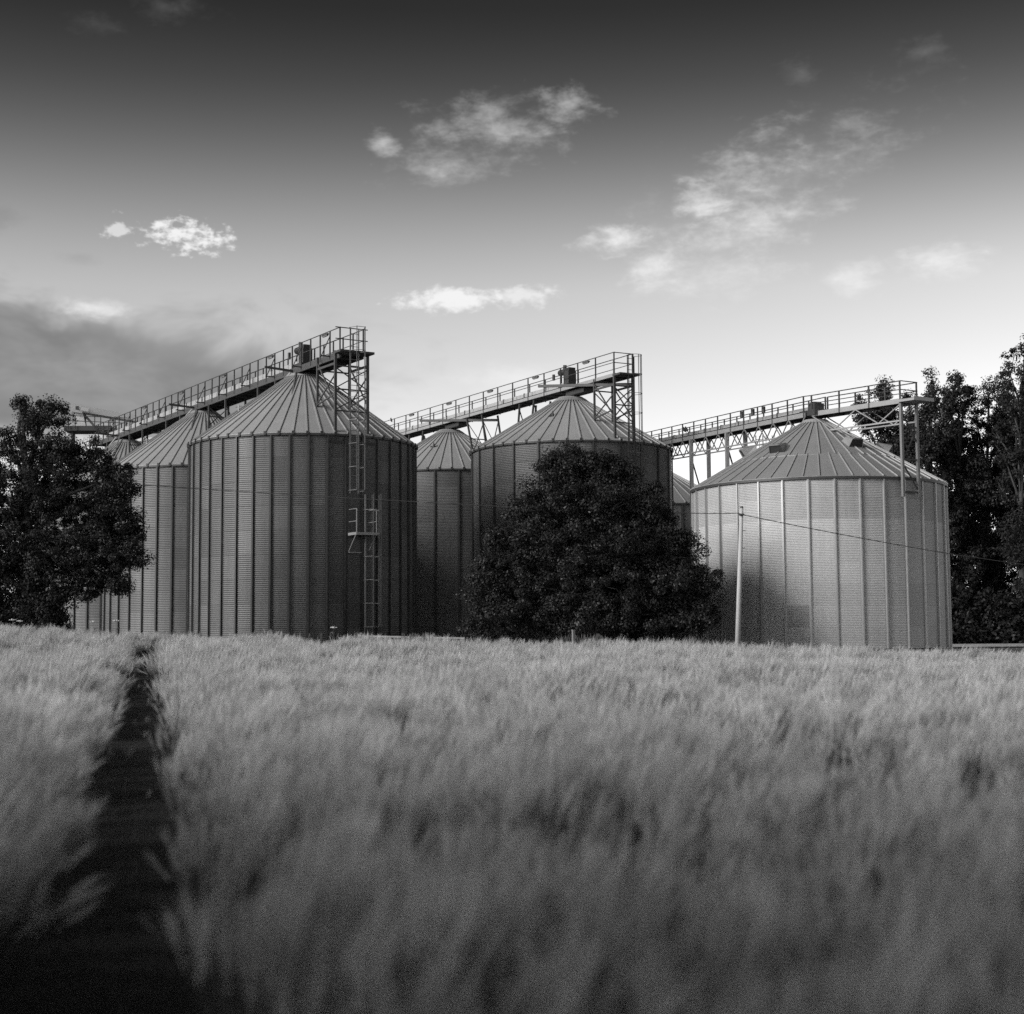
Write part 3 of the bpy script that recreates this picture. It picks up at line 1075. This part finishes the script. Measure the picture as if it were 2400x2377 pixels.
MB().obox(pbm, Vector((.9, 0, 0)), Vector((0, .3, 0)), Vector((0, 0, .13))).build('cross_beam', M['white'], tr)


# ------------------------------------------------------------------ utility pole, cables, low rail, post
pt, pbv = at(1738, 1190, 58), at(1729, 1512, 58)
pole = empty('utility_pole', (pbv.x, pbv.y, gz))
tag(pole, 'weathered wooden pole leaning in front of the short wide silo', 'pole')
base_p = pbv + (pbv - pt) * .06
MB().path([base_p, base_p.lerp(pt, .5), pt], [.105, .088, .068], 14).build('pole_shaft', M['wood'], pole, True)
MB().path([pt - up * .02, pt + up * .05], [.074, .05], 14).build('pole_cap', M['steel'], pole)
for fr in (.22, .45, .62, .72, .84):
    q = base_p.lerp(pt, fr)
    MB().beam(q + Vector((.06, -.05, 0)), q + Vector((.16, -.06, .0)), .03).build('pole_step', M['steel'], pole)
MB().obox(at(1738, 1206, 57.9), Vector((.09, 0, 0)), Vector((0, .09, 0)), Vector((0, 0, .03))).build('clamp', M['steel'], pole)


def cable(name, label, pts, r=.016):
    sm_ = []
    for i in range(len(pts) - 1):
        for k_ in range(6):
            t_ = k_ / 6
            p0 = pts[max(i - 1, 0)]
            p1, p2 = pts[i], pts[i + 1]
            p3 = pts[min(i + 2, len(pts) - 1)]
            sm_.append(.5 * ((2 * p1) + (p2 - p0) * t_ + (2 * p0 - 5 * p1 + 4 * p2 - p3) * t_ ** 2 + (-p0 + 3 * p1 - 3 * p2 + p3) * t_ ** 3))
    sm_.append(pts[-1])
    o = MB().path(sm_, [r] * len(sm_), 6).build(name, M['cable'], None, True)
    return tag(o, label, 'cable', 'overhead cables from the pole')


cable('overhead_cable', 'thin dark cable running left from the pole across the front left silo',
      [at(-260, 1120, 67), at(0, 1126, 66), at(324, 1137, 65), at(440, 1144, 64.6), at(807, 1167, 62.6), at(976, 1176, 61.8), at(1350, 1196, 60), at(1620, 1203, 58.6), at(1737, 1203, 58)], .014)
cable('overhead_cable', 'twisted dark cable sloping right from the pole across the short silo',
      [at(1738, 1206, 58), at(1850, 1229, 57.6), at(2000, 1258, 57.2), at(2167, 1288, 56.8), at(2300, 1309, 56.5), at(2600, 1350, 56), at(3000, 1392, 55.5)], .014)
lr = empty('low_rail', at(842, 1500, 60))
tag(lr, 'long low pale rail lying along the field edge below the ladder', 'rail')
MB().beam(at(842, 1491, 60), at(1090, 1496, 58.5), .1, .06).build('rail', M['steel_mid'], lr)
for uu, vv in ((850, 1491), (965, 1493.5), (1082, 1496)):
    p = at(uu, vv + 1, 59.6)
    MB().beam(p, Vector((p.x, p.y, float(ground_z(p.x, p.y)) - .1)), .07).build('post', M['steel'], lr)
fp0 = at(1344, 1478, 56)
fpo = MB().beam(fp0, Vector((fp0.x, fp0.y, float(ground_z(fp0.x, fp0.y)) - .1)), .09)
fpo.beam(fp0, fp0 + Vector((0, 0, .03)), .11)
tag(fpo.build('fence_post', M['steel_mid']), 'short wooden post at the field edge before the bush', 'post')


# ------------------------------------------------------------------ birds
def bird(p, label, rz):
    root = empty('bird', p)
    tag(root, label, 'bird', 'birds resting on the handrails')
    f = Vector((math.cos(rz), math.sin(rz), 0))
    b = MB().path([p + up * .02 - f * .10, p + up * .07 - f * .05, p + up * .15, p + up * .21 + f * .03, p + up * .235 + f * .035], [.015, .055, .07, .04, .02], 10)
    b.path([p + up * .22 + f * .03, p + up * .25 + f * .05, p + up * .285 + f * .05, p + up * .30 + f * .04], [.03, .043, .035, .01], 10)
    o = b.build('body', M['bird'], root, True)
    MB().tube(p + up * .26 + f * .09, p + up * .25 + f * .14, .014, .003, 5).build('beak', M['dark'], root)
    MB().add([p + up * .06 - f * .04 + Vector((0, .03, 0)), p + up * .06 - f * .04 - Vector((0, .03, 0)), p - up * .07 - f * .2 - Vector((0, .035, 0)), p - up * .07 - f * .2 + Vector((0, .035, 0))], [(0, 1, 2, 3)]).build('tail', M['bird'], root)


q = P1r - a_ * 14.9 - b_ * (hw_ + .03)
zr = P1r.z + (Pfar.z - P1r.z) * 14.9 / L_ + .6
bird(at(1604, 1014, 81), 'left bird of the pair perched on the right walkway', 2.6)
bird(at(1609, 1013, 80.9), 'right bird of the pair perched on the right walkway', 2.5)
bird(at(917, 990, 100), 'single bird perched on the middle walkway handrail', 2.2)


# ------------------------------------------------------------------ trees
def leaf_mesh(name, centres, rad, per, size, m, flat=.75, seed=0, outward=None):
    r = np.random.default_rng(seed)
    C = np.repeat(centres, per, 0)
    Rr = np.repeat(rad, per)[:, None]
    n = len(C)
    dirs = r.normal(size=(n, 3))
    dirs /= np.linalg.norm(dirs, axis=1)[:, None]
    P = C + dirs * Rr * (r.random((n, 1)) ** .45) * np.array([1, 1, flat])
    nrm = dirs * .75 + r.normal(size=(n, 3)) * .40 + np.array([0, 0, .35])
    nrm /= np.linalg.norm(nrm, axis=1)[:, None]
    tv = np.cross(nrm, r.normal(size=(n, 3)))
    tv /= np.linalg.norm(tv, axis=1)[:, None]
    bv = np.cross(nrm, tv)
    s = size * (.6 + .8 * r.random((n, 1)))
    fold = nrm * s * .18
    V = np.stack([P - tv * s * .62, P + bv * s * .36 + fold, P + tv * s * .62, P - bv * s * .36 + fold], 1).reshape(-1, 3)
    Fc = np.arange(n * 4).reshape(-1, 4)
    return npmesh(name, V, Fc, m)


def crown_points(blobs, per_m3, r, shell=.45, jit=.17):
    out, rad, own = [], [], []
    for i, (c, rr) in enumerate(blobs):
        rr = np.array(rr)
        n = max(4, int(per_m3 * rr.prod() ** (2 / 3) * 4))
        d = r.normal(size=(n, 3))
        d /= np.linalg.norm(d, axis=1)[:, None]
        q = shell + (1 - shell) * r.random((n, 1)) ** .6
        q *= (1 + jit * r.normal(size=(n, 1)))
        out.append(np.array(c) + d * rr * q)
        rad.append(np.full(n, 1.0) * (.18 + .36 * r.random(n)))
        own += [i] * n
    return np.concatenate(out), np.concatenate(rad), np.array(own)


def tree(name, label, cat, base, blobs, per_m3=5.0, leaf=.15, per=60, m='leaf', trunk=.28, clump=1.0, group=None, seed=1, twigs=3, fork=.25,
         shell=.45, jit=.17):
    r = np.random.default_rng(seed)
    root = empty(name, base)
    tag(root, label, cat, group)
    base = Vector(base)
    pts, rad, own = crown_points(blobs, per_m3, r, shell, jit)
    rad = rad * clump
    top = max(blobs, key=lambda q_: q_[0][2] + q_[1][2])
    tp = Vector(top[0])
    b = MB()
    mid = base.lerp(tp, .45) + Vector((r.normal() * .15, r.normal() * .15, 0))
    b.path([base - up * .2, base + up * .25, base.lerp(mid, .5), mid, mid.lerp(tp, .55), tp], [trunk * 1.35, trunk, trunk * .85, trunk * .62, trunk * .38, trunk * .12], 9)
    b.build('trunk', M['bark'], root, True)
    lb = MB()
    for i, (c, rr) in enumerate(blobs):
        c = Vector(c)
        s = min(.92, max(.12, (c.z - base.z) / (tp.z - base.z) * .75))
        st = base.lerp(mid, s / .45 * .999) if s < .45 else mid.lerp(tp, (s - .45) / .55)
        kn = st.lerp(c, .5) + Vector((r.normal() * .1, r.normal() * .1, .15 + .1 * r.random()))
        lb.path([st, kn, c], [trunk * .38, trunk * .24, trunk * .1], 6)
        sel = np.where(own == i)[0]
        for j in r.choice(sel, min(len(sel), twigs), replace=False):
            e = Vector(pts[j])
            k2 = c.lerp(e, .5) + Vector((r.normal() * .06, r.normal() * .06, .08))
            lb.path([c.lerp(st, .15), k2, e], [trunk * .11, trunk * .07, .012], 4)
    lb.build('limbs', M['bark'], root, True)
    me = leaf_mesh('crown', pts - np.array(base), rad, per, leaf, M[m], seed=seed + 50)
    link('crown', me, root)
    return root


def pxblob(u, v, y, ru, rv, ry=None):        # ellipsoid given by its outline in the photo at distance y
    p = at(u, v, y)
    k_ = y / F
    rx, rz_ = ru * k_, rv * k_
    return ((p.x, p.y, p.z), (rx, ry if ry else (rx + rz_) * .5, rz_))


yL = 62.0
lt = [pxblob(95, 985, yL, 52, 42), pxblob(52, 945, yL, 12, 16), pxblob(130, 960, yL, 25, 24), pxblob(70, 1060, yL, 65, 55), pxblob(20, 1030, yL, 28, 26),
      pxblob(150, 1080, yL, 70, 60), pxblob(215, 1080, yL, 45, 50), pxblob(265, 1120, yL, 45, 45), pxblob(300, 1150, yL, 30, 40),
      pxblob(60, 1160, yL, 100, 75), pxblob(180, 1180, yL, 100, 75), pxblob(265, 1215, yL, 65, 60), pxblob(312, 1240, yL, 32, 42),
      pxblob(-60, 1130, yL, 80, 75), pxblob(-80, 1250, yL, 90, 80), pxblob(40, 1270, yL, 100, 70), pxblob(150, 1290, yL, 105, 70), pxblob(250, 1310, yL, 70, 55),
      pxblob(305, 1310, yL, 40, 38), pxblob(275, 1365, yL, 38, 30), pxblob(200, 1370, yL, 75, 38), pxblob(90, 1370, yL, 85, 50), pxblob(-30, 1380, yL, 90, 60),
      pxblob(60, 1430, yL, 90, 45), pxblob(130, 1420, yL, 40, 45), pxblob(150, 1455, yL, 18, 28), pxblob(-40, 1450, yL, 80, 40), pxblob(0, 1210, yL, 90, 60), pxblob(10, 1330, yL, 80, 60), pxblob(20, 1470, yL, 80, 30), pxblob(95, 1480, yL, 60, 25), pxblob(-20, 1420, yL, 60, 45)]
bL = at(60, 1500, yL)
tree('leafy_tree', 'dark broad leafy tree at the left edge of the picture', 'tree', (bL.x, bL.y, float(ground_z(bL.x, bL.y))), lt, 8.0, .075, 220, 'leaf', .32, 1.05, seed=3, twigs=4, shell=.3)

yB = 58.8
bt = [pxblob(1350, 1084, yB, 62, 46), pxblob(1415, 1098, yB, 52, 40), pxblob(1288, 1118, yB, 50, 42), pxblob(1450, 1120, yB, 22, 22), pxblob(1350, 1180, yB, 100, 75), pxblob(1450, 1180, yB, 80, 65),
      pxblob(1255, 1190, yB, 62, 55), pxblob(1215, 1240, yB, 60, 60), pxblob(1530, 1170, yB, 38, 45), pxblob(1525, 1230, yB, 55, 55), pxblob(1580, 1250, yB, 40, 48),
      pxblob(1320, 1280, yB, 120, 85), pxblob(1450, 1270, yB, 120, 85), pxblob(1190, 1300, yB, 70, 60), pxblob(1150, 1350, yB, 58, 55), pxblob(1600, 1310, yB, 52, 58), pxblob(1630, 1370, yB, 50, 55),
      pxblob(1290, 1380, yB, 125, 80), pxblob(1430, 1370, yB, 130, 85), pxblob(1560, 1380, yB, 95, 75), pxblob(1130, 1410, yB, 48, 60), pxblob(1200, 1430, yB, 85, 60),
      pxblob(1345, 1450, yB, 130, 55), pxblob(1490, 1450, yB, 125, 55), pxblob(1610, 1440, yB, 60, 60), pxblob(1655, 1400, yB, 28, 50), pxblob(1640, 1460, yB, 40, 40), pxblob(1115, 1460, yB, 40, 40)]
bt += [pxblob(1385 + (u_ - 1385) * k_, 1500 - (1500 - v_) * k_, yB + dy_, ru_ * .95, rv_ * .9) for dy_, k_ in ((2.6, .88), (5.0, .66))
       for u_, v_, ru_, rv_ in ((1345, 1110, 60, 55), (1440, 1180, 100, 75), (1250, 1210, 80, 70), (1540, 1200, 60, 60), (1330, 1290, 120, 85), (1470, 1290, 120, 85), (1590, 1300, 65, 70),
                                (1180, 1340, 80, 75), (1270, 1400, 120, 80), (1440, 1400, 130, 85), (1580, 1400, 90, 75), (1640, 1410, 50, 70), (1130, 1430, 55, 60))]
bt += [pxblob(1300, 1095, yB, 46, 38), pxblob(1442, 1108, yB, 52, 42), pxblob(1370, 1075, yB, 40, 32)]
bB = at(1385, 1510, yB + 1.5)
tree('round_bush', 'large round dark bush in front of the middle silo', 'bush', (bB.x, bB.y, float(ground_z(bB.x, bB.y))), bt, 6.5, .072, 215, 'leaf2', .22, 1.05, seed=5, twigs=3, shell=.4, jit=.10)


def fastigiate(u, vtop, vbot, y, wd, label, seed, n=11, lean=0.0, dens=4.0, per=42, ub=None):
    r = np.random.default_rng(seed)
    bl = []
    for i in range(n):
        f = (i + .5) / n
        v = vbot + (vtop - vbot) * f
        half = wd * (.35 + .65 * math.sin(math.pi * min(1, f * .85 + .12)))
        k_ = 3 if f < .75 else (2 if f < .9 else 1)
        for j in range(k_):
            du = (r.random() - .5) * 2 * half * .8 if k_ > 1 else r.normal() * 4
            bl.append(pxblob(u + lean * f + du, v + r.normal() * 8, y + r.normal() * .8, half * (.34 + .2 * r.random()), (vbot - vtop) / n * (.75 + .3 * r.random())))
    bb = at(ub or u, 1520, y)
    return tree('poplar_tree', label, 'tree', (bb.x, bb.y, gz), bl, dens * 2.0, .115, per + 48, 'leaf', .24, 1.15, 'trees behind the right silo', seed, twigs=4, shell=.15)


fastigiate(2062, 893, 1350, 96, 78, 'leafy tree with a rounded top rising behind the right walkway', 21, 10)
fastigiate(2130, 930, 1400, 98, 78, 'tree just right of the right walkway end, lower than its neighbours', 22, 10, dens=3.6)
fastigiate(2182, 880, 1420, 94, 62, 'narrow tree right of the right walkway end with a pointed top', 23, 11)
fastigiate(2250, 868, 1420, 95, 78, 'upright tree in the middle of the right hand trees', 24, 11)
fastigiate(2318, 905, 1400, 97, 78, 'lower tree filling the gap before the tallest tree', 25, 10, dens=3.2)
fastigiate(2355, 890, 1400, 99, 80, 'far tree seen between the lower tree and the tallest tree', 28, 10, dens=3.4)
fastigiate(2400, 806, 1350, 92, 88, 'tallest tree at the right edge of the picture', 26, 12, dens=1.35)
fastigiate(2480, 840, 1400, 96, 90, 'tree at the far right mostly cut by the picture edge', 27, 11, dens=2.2)
# dark hedge under the trees
hb = []
for i in range(26):
    u_ = 2100 + i * 21
    hb.append(pxblob(u_, 1450 + 12 * math.sin(i * 1.7), 88, 34, 60 + 12 * math.sin(i * .9 + 1), 1.2))
    hb.append(pxblob(u_, 1490, 87.4, 34, 34, 1.2))
bH = at(2330, 1518, 88)
tree('hedge', 'dark dense hedge below the right hand trees', 'hedge', (bH.x, bH.y, gz), hb, 7, .17, 60, 'leaf', .12, 1.2, None, 33, twigs=1)

# unseen tree row added left of the frame, shaped to shade the foreground crop
hr = []
hrng = np.random.default_rng(91)
for i in range(20):
    yy = -36 + i * 2.5
    top = (15.3 if yy < -6.5 else max(3.0, 15.3 - (yy + 6.5) * .9)) + hrng.normal() * .8
    for zz in np.arange(1.2, top, 1.9):
        hr.append(((-17.0 + hrng.normal() * .5, yy + hrng.normal() * .4, zz), (1.7, 1.6, 1.4)))
tree('added_shade_hedge', 'tall hedge added outside the picture at left to shade the near crop', 'hedge', (-17.0, -17.0, float(ground_z(-17.0, -17.0))), hr, 4.5, .30, 42, 'leaf', .2, 1.5, None, 41, twigs=1)

# ------------------------------------------------------------------ barley
TUFT = bpy.data.collections.new('barley_tufts')


def tuft_mesh(seed, nst=10):
    r = np.random.default_rng(seed)
    V, Fc, mi = [], [], []

    def ribbon(pts, ws, side, m):
        n0 = len(V)
        for p, w in zip(pts, ws):
            V.append(p - side * w / 2)
            V.append(p + side * w / 2)
        for k_ in range(len(pts) - 1):
            Fc.append((n0 + 2 * k_, n0 + 2 * k_ + 1, n0 + 2 * k_ + 3, n0 + 2 * k_ + 2))
            mi.append(m)

    Zv = np.array([0, 0, 1.0])
    for s_ in range(nst):
        a = r.random() * 6.283
        rad = .085 * math.sqrt(r.random())
        p0 = np.array([rad * math.cos(a), rad * math.sin(a), -.02])
        h = .48 + .22 * r.random()
        la = r.normal() * .7                     # ears bow down wind
        wd = np.array([math.cos(la), math.sin(la), 0])
        ln = wd * (.03 + .07 * r.random())
        q = [p0 + Zv * h * t_ + ln * t_ * t_ for t_ in (0, .35, .7, 1.0)]
        an = r.random() * 6.283
        side = np.array([math.cos(an), math.sin(an), 0])
        ribbon(q, (.005, .005, .004, .0035), side, 1)
        for _ in range(2):                       # leaf blades
            k0 = q[1] + (q[2] - q[1]) * r.random()
            b_a = r.random() * 6.283
            bd = np.array([math.cos(b_a), math.sin(b_a), 0])
            sd_ = np.array([-bd[1], bd[0], 0])
            ribbon([k0, k0 + bd * .05 + Zv * .09, k0 + bd * .13 + Zv * (.10 - .06 * r.random())], (.011, .009, .002), sd_, 1)
        d0 = q[3] - q[2]
        d0 /= np.linalg.norm(d0)
        nod = .05 + .35 * r.random() ** 1.5
        d1 = d0 * (1 - nod * .45) + wd * nod * .55
        d1 /= np.linalg.norm(d1)
        d2 = d1 * .8 + wd * .30 * nod - Zv * .10 * nod
        d2 /= np.linalg.norm(d2)
        e0 = q[3]
        e1 = e0 + d1 * .045
        e2 = e1 + d2 * .045
        for ang in (0, 1.57):
            ax = np.cross(d1, [math.cos(an + ang), math.sin(an + ang), .1])
            ax /= np.linalg.norm(ax)
            ribbon([e0, e0 + d1 * .02, e1, e2], (.004, .013, .013, .006), ax, 0)
        for k_ in range(13):                     # long awns in a narrow brush
            ax = r.normal(size=3)
            ax -= ax.dot(d2) * d2
            ax /= np.linalg.norm(ax)
            st = e0 + (e2 - e0) * (.15 + .85 * r.random())
            fan = d2 + ax * .16
            tip = st + fan * (.14 + .08 * r.random())
            n0 = len(V)
            sd_ = np.cross(fan, ax)
            sd_ /= np.linalg.norm(sd_)
            V.extend([st - sd_ * .002, st + sd_ * .002, tip + sd_ * .001, tip - sd_ * .001])
            Fc.append((n0, n0 + 1, n0 + 2, n0 + 3))
            mi.append(0)
    me = npmesh('barley_tuft', np.array(V), np.array(Fc), M['ear'])
    me.materials.append(M['stem'])
    me.polygons.foreach_set('material_index', np.array(mi, dtype=np.int32))
    me.update()
    return me


for i in range(9):
    o = bpy.data.objects.new('barley_tuft', tuft_mesh(100 + i))
    TUFT.objects.link(o)


def vnoise(x, y, sc_, seed):                 # smooth value noise, numpy
    r = np.random.default_rng(seed)
    T = r.random((64, 64))
    fx, fy = x / sc_, y / sc_
    ix, iy = np.floor(fx).astype(int), np.floor(fy).astype(int)
    tx, ty = fx - ix, fy - iy
    tx, ty = tx * tx * (3 - 2 * tx), ty * ty * (3 - 2 * ty)
    g_ = lambda a, b: T[a % 64, b % 64]
    return (g_(ix, iy) * (1 - tx) + g_(ix + 1, iy) * tx) * (1 - ty) + (g_(ix, iy + 1) * (1 - tx) + g_(ix + 1, iy + 1) * tx) * ty


sp = .20
gx = np.arange(-26, 26, sp)
gy = np.arange(2.4, 60, sp)
X, Y = np.meshgrid(gx, gy)
X = (X + (rng.random(X.shape) - .5) * sp * 1.1).ravel()
Y = (Y + (rng.random(Y.shape) - .5) * sp * 1.1).ravel()
ok = (np.abs(X) < .335 * Y + 1.6) & (Y < y_edge(X))
X, Y = X[ok], Y[ok]
TX = -.19 - .2295 * Y                        # wheel track
wob = (vnoise(Y * 0 + 3, Y, 1.1, 5) - .5) * .18 + (vnoise(X * 3, Y, .35, 7) - .5) * .14
dx = (X - TX - wob)
dist = np.abs(dx)
half = .52 + .14 * np.clip((10 - Y) / 5, 0, 1)
hole = vnoise(X, Y, .42, 11) * .6 + vnoise(X, Y, 1.3, 12) * .4
seam = np.abs(X + .2295 * Y - 5.6 - (vnoise(Y * 0 + 9, Y, 2.0, 6) - .5) * .3)      # thin strip where two drill runs meet
thin = np.clip(1.25 - seam / .5, 0, 1)
keep = ((dist > half) | (Y > y_edge(X) - 3.2)) & ~((hole < .385) & (rng.random(len(X)) < .9)) & ~(rng.random(len(X)) < thin * .9)
inner = (dist < half) & (Y < y_edge(X) - 3.2) & (rng.random(len(X)) < .02)      # stunted regrowth in the wheel track
low = inner & ~keep
keep = keep | low
half, thin, low = half[keep], thin[keep], low[keep]
X, Y, dx, dist = X[keep], Y[keep], dx[keep], dist[keep]
Zc = ground_z(X, Y)
hgt = 1.0 + (vnoise(X, Y, .30, 23) - .5) * .36 + (vnoise(X, Y, 1.2, 21) - .5) * .30 + (vnoise(X, Y, 4.0, 22) - .5) * .22 + (rng.random(len(X)) - .5) * .24
hgt = np.where(low, .22 + .22 * rng.random(len(X)), hgt)
near_t = np.clip(1 - np.maximum(dist - half, 0) / .35, 0, 1) * (Y < y_edge(X) - 2.5) * ~low
hgt *= (1 - .12 * near_t) * (1 - .42 * thin)
lx = .015 + (vnoise(X, Y, 3.0, 31) - .5) * .16 + (vnoise(X, Y, .3, 33) - .5) * .17 + rng.normal(size=len(X)) * .05 - np.sign(dx) * near_t * (.14 + .45 * (rng.random(len(X)) < .20))
ly = (vnoise(X, Y, 2.4, 32) - .5) * .25 + rng.normal(size=len(X)) * .07
psi = rng.normal(size=len(X)) * .6
lxr = lx * np.cos(psi) + ly * np.sin(psi)
lyr = -lx * np.sin(psi) + ly * np.cos(psi)
ROT = np.stack([-lyr, lxr, psi], -1)
print('barley tufts', len(X))
me = bpy.data.meshes.new('barley')
me.vertices.add(len(X))
me.vertices.foreach_set('co', np.stack([X, Y, Zc], -1).astype(np.float32).ravel())
at_ = me.attributes.new('rot', 'FLOAT_VECTOR', 'POINT')
at_.data.foreach_set('vector', ROT.astype(np.float32).ravel())
at_ = me.attributes.new('size', 'FLOAT', 'POINT')
at_.data.foreach_set('value', hgt.astype(np.float32))
at_ = me.attributes.new('pick', 'INT', 'POINT')
at_.data.foreach_set('value', rng.integers(0, 9, len(X)).astype(np.int32))
me.materials.append(M['ear'])
fld = link('barley', me)
tag(fld, 'pale ripe barley crop filling the field in the foreground', 'crop', kind='stuff')
ng = bpy.data.node_groups.new('barley_scatter', 'GeometryNodeTree')
ng.interface.new_socket('Geometry', in_out='INPUT', socket_type='NodeSocketGeometry')
ng.interface.new_socket('Geometry', in_out='OUTPUT', socket_type='NodeSocketGeometry')
gi, go = ng.nodes.new('NodeGroupInput'), ng.nodes.new('NodeGroupOutput')
iop = ng.nodes.new('GeometryNodeInstanceOnPoints')
ci = ng.nodes.new('GeometryNodeCollectionInfo')
ci.inputs['Collection'].default_value = TUFT
ci.inputs['Separate Children'].default_value = True
ci.inputs['Reset Children'].default_value = True


def nattr(nm, ty):
    n_ = ng.nodes.new('GeometryNodeInputNamedAttribute')
    n_.data_type = ty
    n_.inputs['Name'].default_value = nm
    return next(s_ for s_ in n_.outputs if s_.enabled and s_.name == 'Attribute')


L = ng.links
L.new(gi.outputs[0], iop.inputs['Points'])
L.new(ci.outputs[0], iop.inputs['Instance'])
iop.inputs['Pick Instance'].default_value = True
L.new(nattr('pick', 'INT'), iop.inputs['Instance Index'])
L.new(nattr('rot', 'FLOAT_VECTOR'), iop.inputs['Rotation'])
L.new(nattr('size', 'FLOAT'), iop.inputs['Scale'])
L.new(iop.outputs[0], go.inputs[0])
md = fld.modifiers.new('scatter', 'NODES')
md.node_group = ng


# straw and leaf litter on the floor of the wheel track
wr = np.random.default_rng(5)
V, Fc = [], []
for _ in range(1500):
    y_ = 4 + 44 * wr.random() ** 1.6
    x_ = -.19 - .2295 * y_ + wr.normal() * .26
    an_ = wr.random() * 6.283
    l_ = .05 + .16 * wr.random()
    w_ = .004 + .007 * wr.random()
    z_ = float(ground_z(x_, y_)) + .006 + .03 * wr.random()
    c_, s__ = math.cos(an_), math.sin(an_)
    tl = wr.normal() * .12
    n0 = len(V)
    for a_1, b_1 in ((-l_, -w_), (-l_, w_), (l_, w_ * .4), (l_, -w_ * .4)):
        V.append((x_ + c_ * a_1 - s__ * b_1, y_ + s__ * a_1 + c_ * b_1, z_ + (a_1 + l_) * abs(tl) + abs(b_1) * .5))
    Fc.append((n0, n0 + 1, n0 + 2, n0 + 3))
tag(link('straw_litter', npmesh('straw_litter', np.array(V), np.array(Fc), M['stem'])), 'broken straw lying on the dark floor of the wheel track', 'straw', kind='stuff')


# ------------------------------------------------------------------ weeds along the field edge
def umbel_plant(u, v, y, label, seed):
    r = random.Random(seed)
    top = at(u, v, y)
    b0 = Vector((top.x, top.y, float(ground_z(top.x, top.y))))
    root = empty('wild_carrot', b0)
    tag(root, label, 'wild plant', 'wild carrots along the field edge')
    kn = b0.lerp(top, .7)
    MB().path([b0, b0.lerp(top, .4) + Vector((.03, 0, 0)), kn, top], [.012, .010, .008, .006], 5).build('stem', M['weed'], root)
    b = MB()
    for i in range(14):
        a_ = r.random() * 6.28
        d_ = .13 * math.sqrt(r.random())
        q = top + Vector((d_ * math.cos(a_), d_ * math.sin(a_), .02 - d_ * .3))
        b.tube(q - up * .012, q + up * .012, .028, .02, 6)
        b.tube(top - up * .06, q, .003, n=3)
    b.build('umbel', M['umbel'], root)
    b = MB()
    for i in range(5):
        s_ = b0.lerp(top, .25 + .12 * i)
        e_ = s_ + Vector((r.uniform(-.2, .2), r.uniform(-.1, .1), .08))
        m_ = s_.lerp(e_, .5) + Vector((0, 0, .05))
        b.add([s_, m_ + Vector((0, 0, .03)), e_, m_ - Vector((0, 0, .03))], [(0, 1, 2, 3)])
    b.build('leaves', M['weed'], root)


umbel_plant(218, 1457, 57, 'pale umbel flower standing before the second left silo', 1)
umbel_plant(272, 1454, 57, 'thin tall weed beside the pale umbel at the left', 2)
umbel_plant(30, 1452, 57, 'leftmost small umbel at the foot of the left tree', 3)
umbel_plant(47, 1455, 57, 'small umbel just right of the leftmost one under the left tree', 4)
umbel_plant(782, 1470, 57, 'thin weed stalk in front of the front left silo', 5)
wr = np.random.default_rng(77)
V, Fc = [], []
for u0, u1, v0, v1, n_ in ((940, 1015, 1482, 1492, 70), (1090, 1130, 1490, 1496, 20), (1310, 1420, 1484, 1496, 70), (360, 480, 1474, 1486, 26), (560, 800, 1478, 1490, 30), (1600, 1720, 1497, 1507, 50)):
    for _ in range(n_):
        tp = at(wr.uniform(u0, u1), wr.uniform(v0, v1), 56.5 + wr.uniform(-.6, .6))
        f0 = Vector((tp.x + wr.normal() * .1, tp.y, float(ground_z(tp.x, tp.y))))
        n0 = len(V)
        w_ = .008
        mid_ = f0.lerp(tp, .7) + Vector((wr.normal() * .03, 0, 0))
        for p, ww in ((f0, w_), (mid_, w_), (tp - Vector((0, 0, .06)), w_ * 1.4), (tp, .002)):
            V += [(p.x - ww, p.y, p.z), (p.x + ww, p.y, p.z)]
        Fc += [(n0 + 2 * q_, n0 + 2 * q_ + 1, n0 + 2 * q_ + 3, n0 + 2 * q_ + 2) for q_ in range(3)]
wd_ = link('tall_grass', npmesh('tall_grass', np.array(V), np.array(Fc), M['stem']))
tag(wd_, 'wisps of tall grass along the far edge of the field', 'grass', kind='stuff')
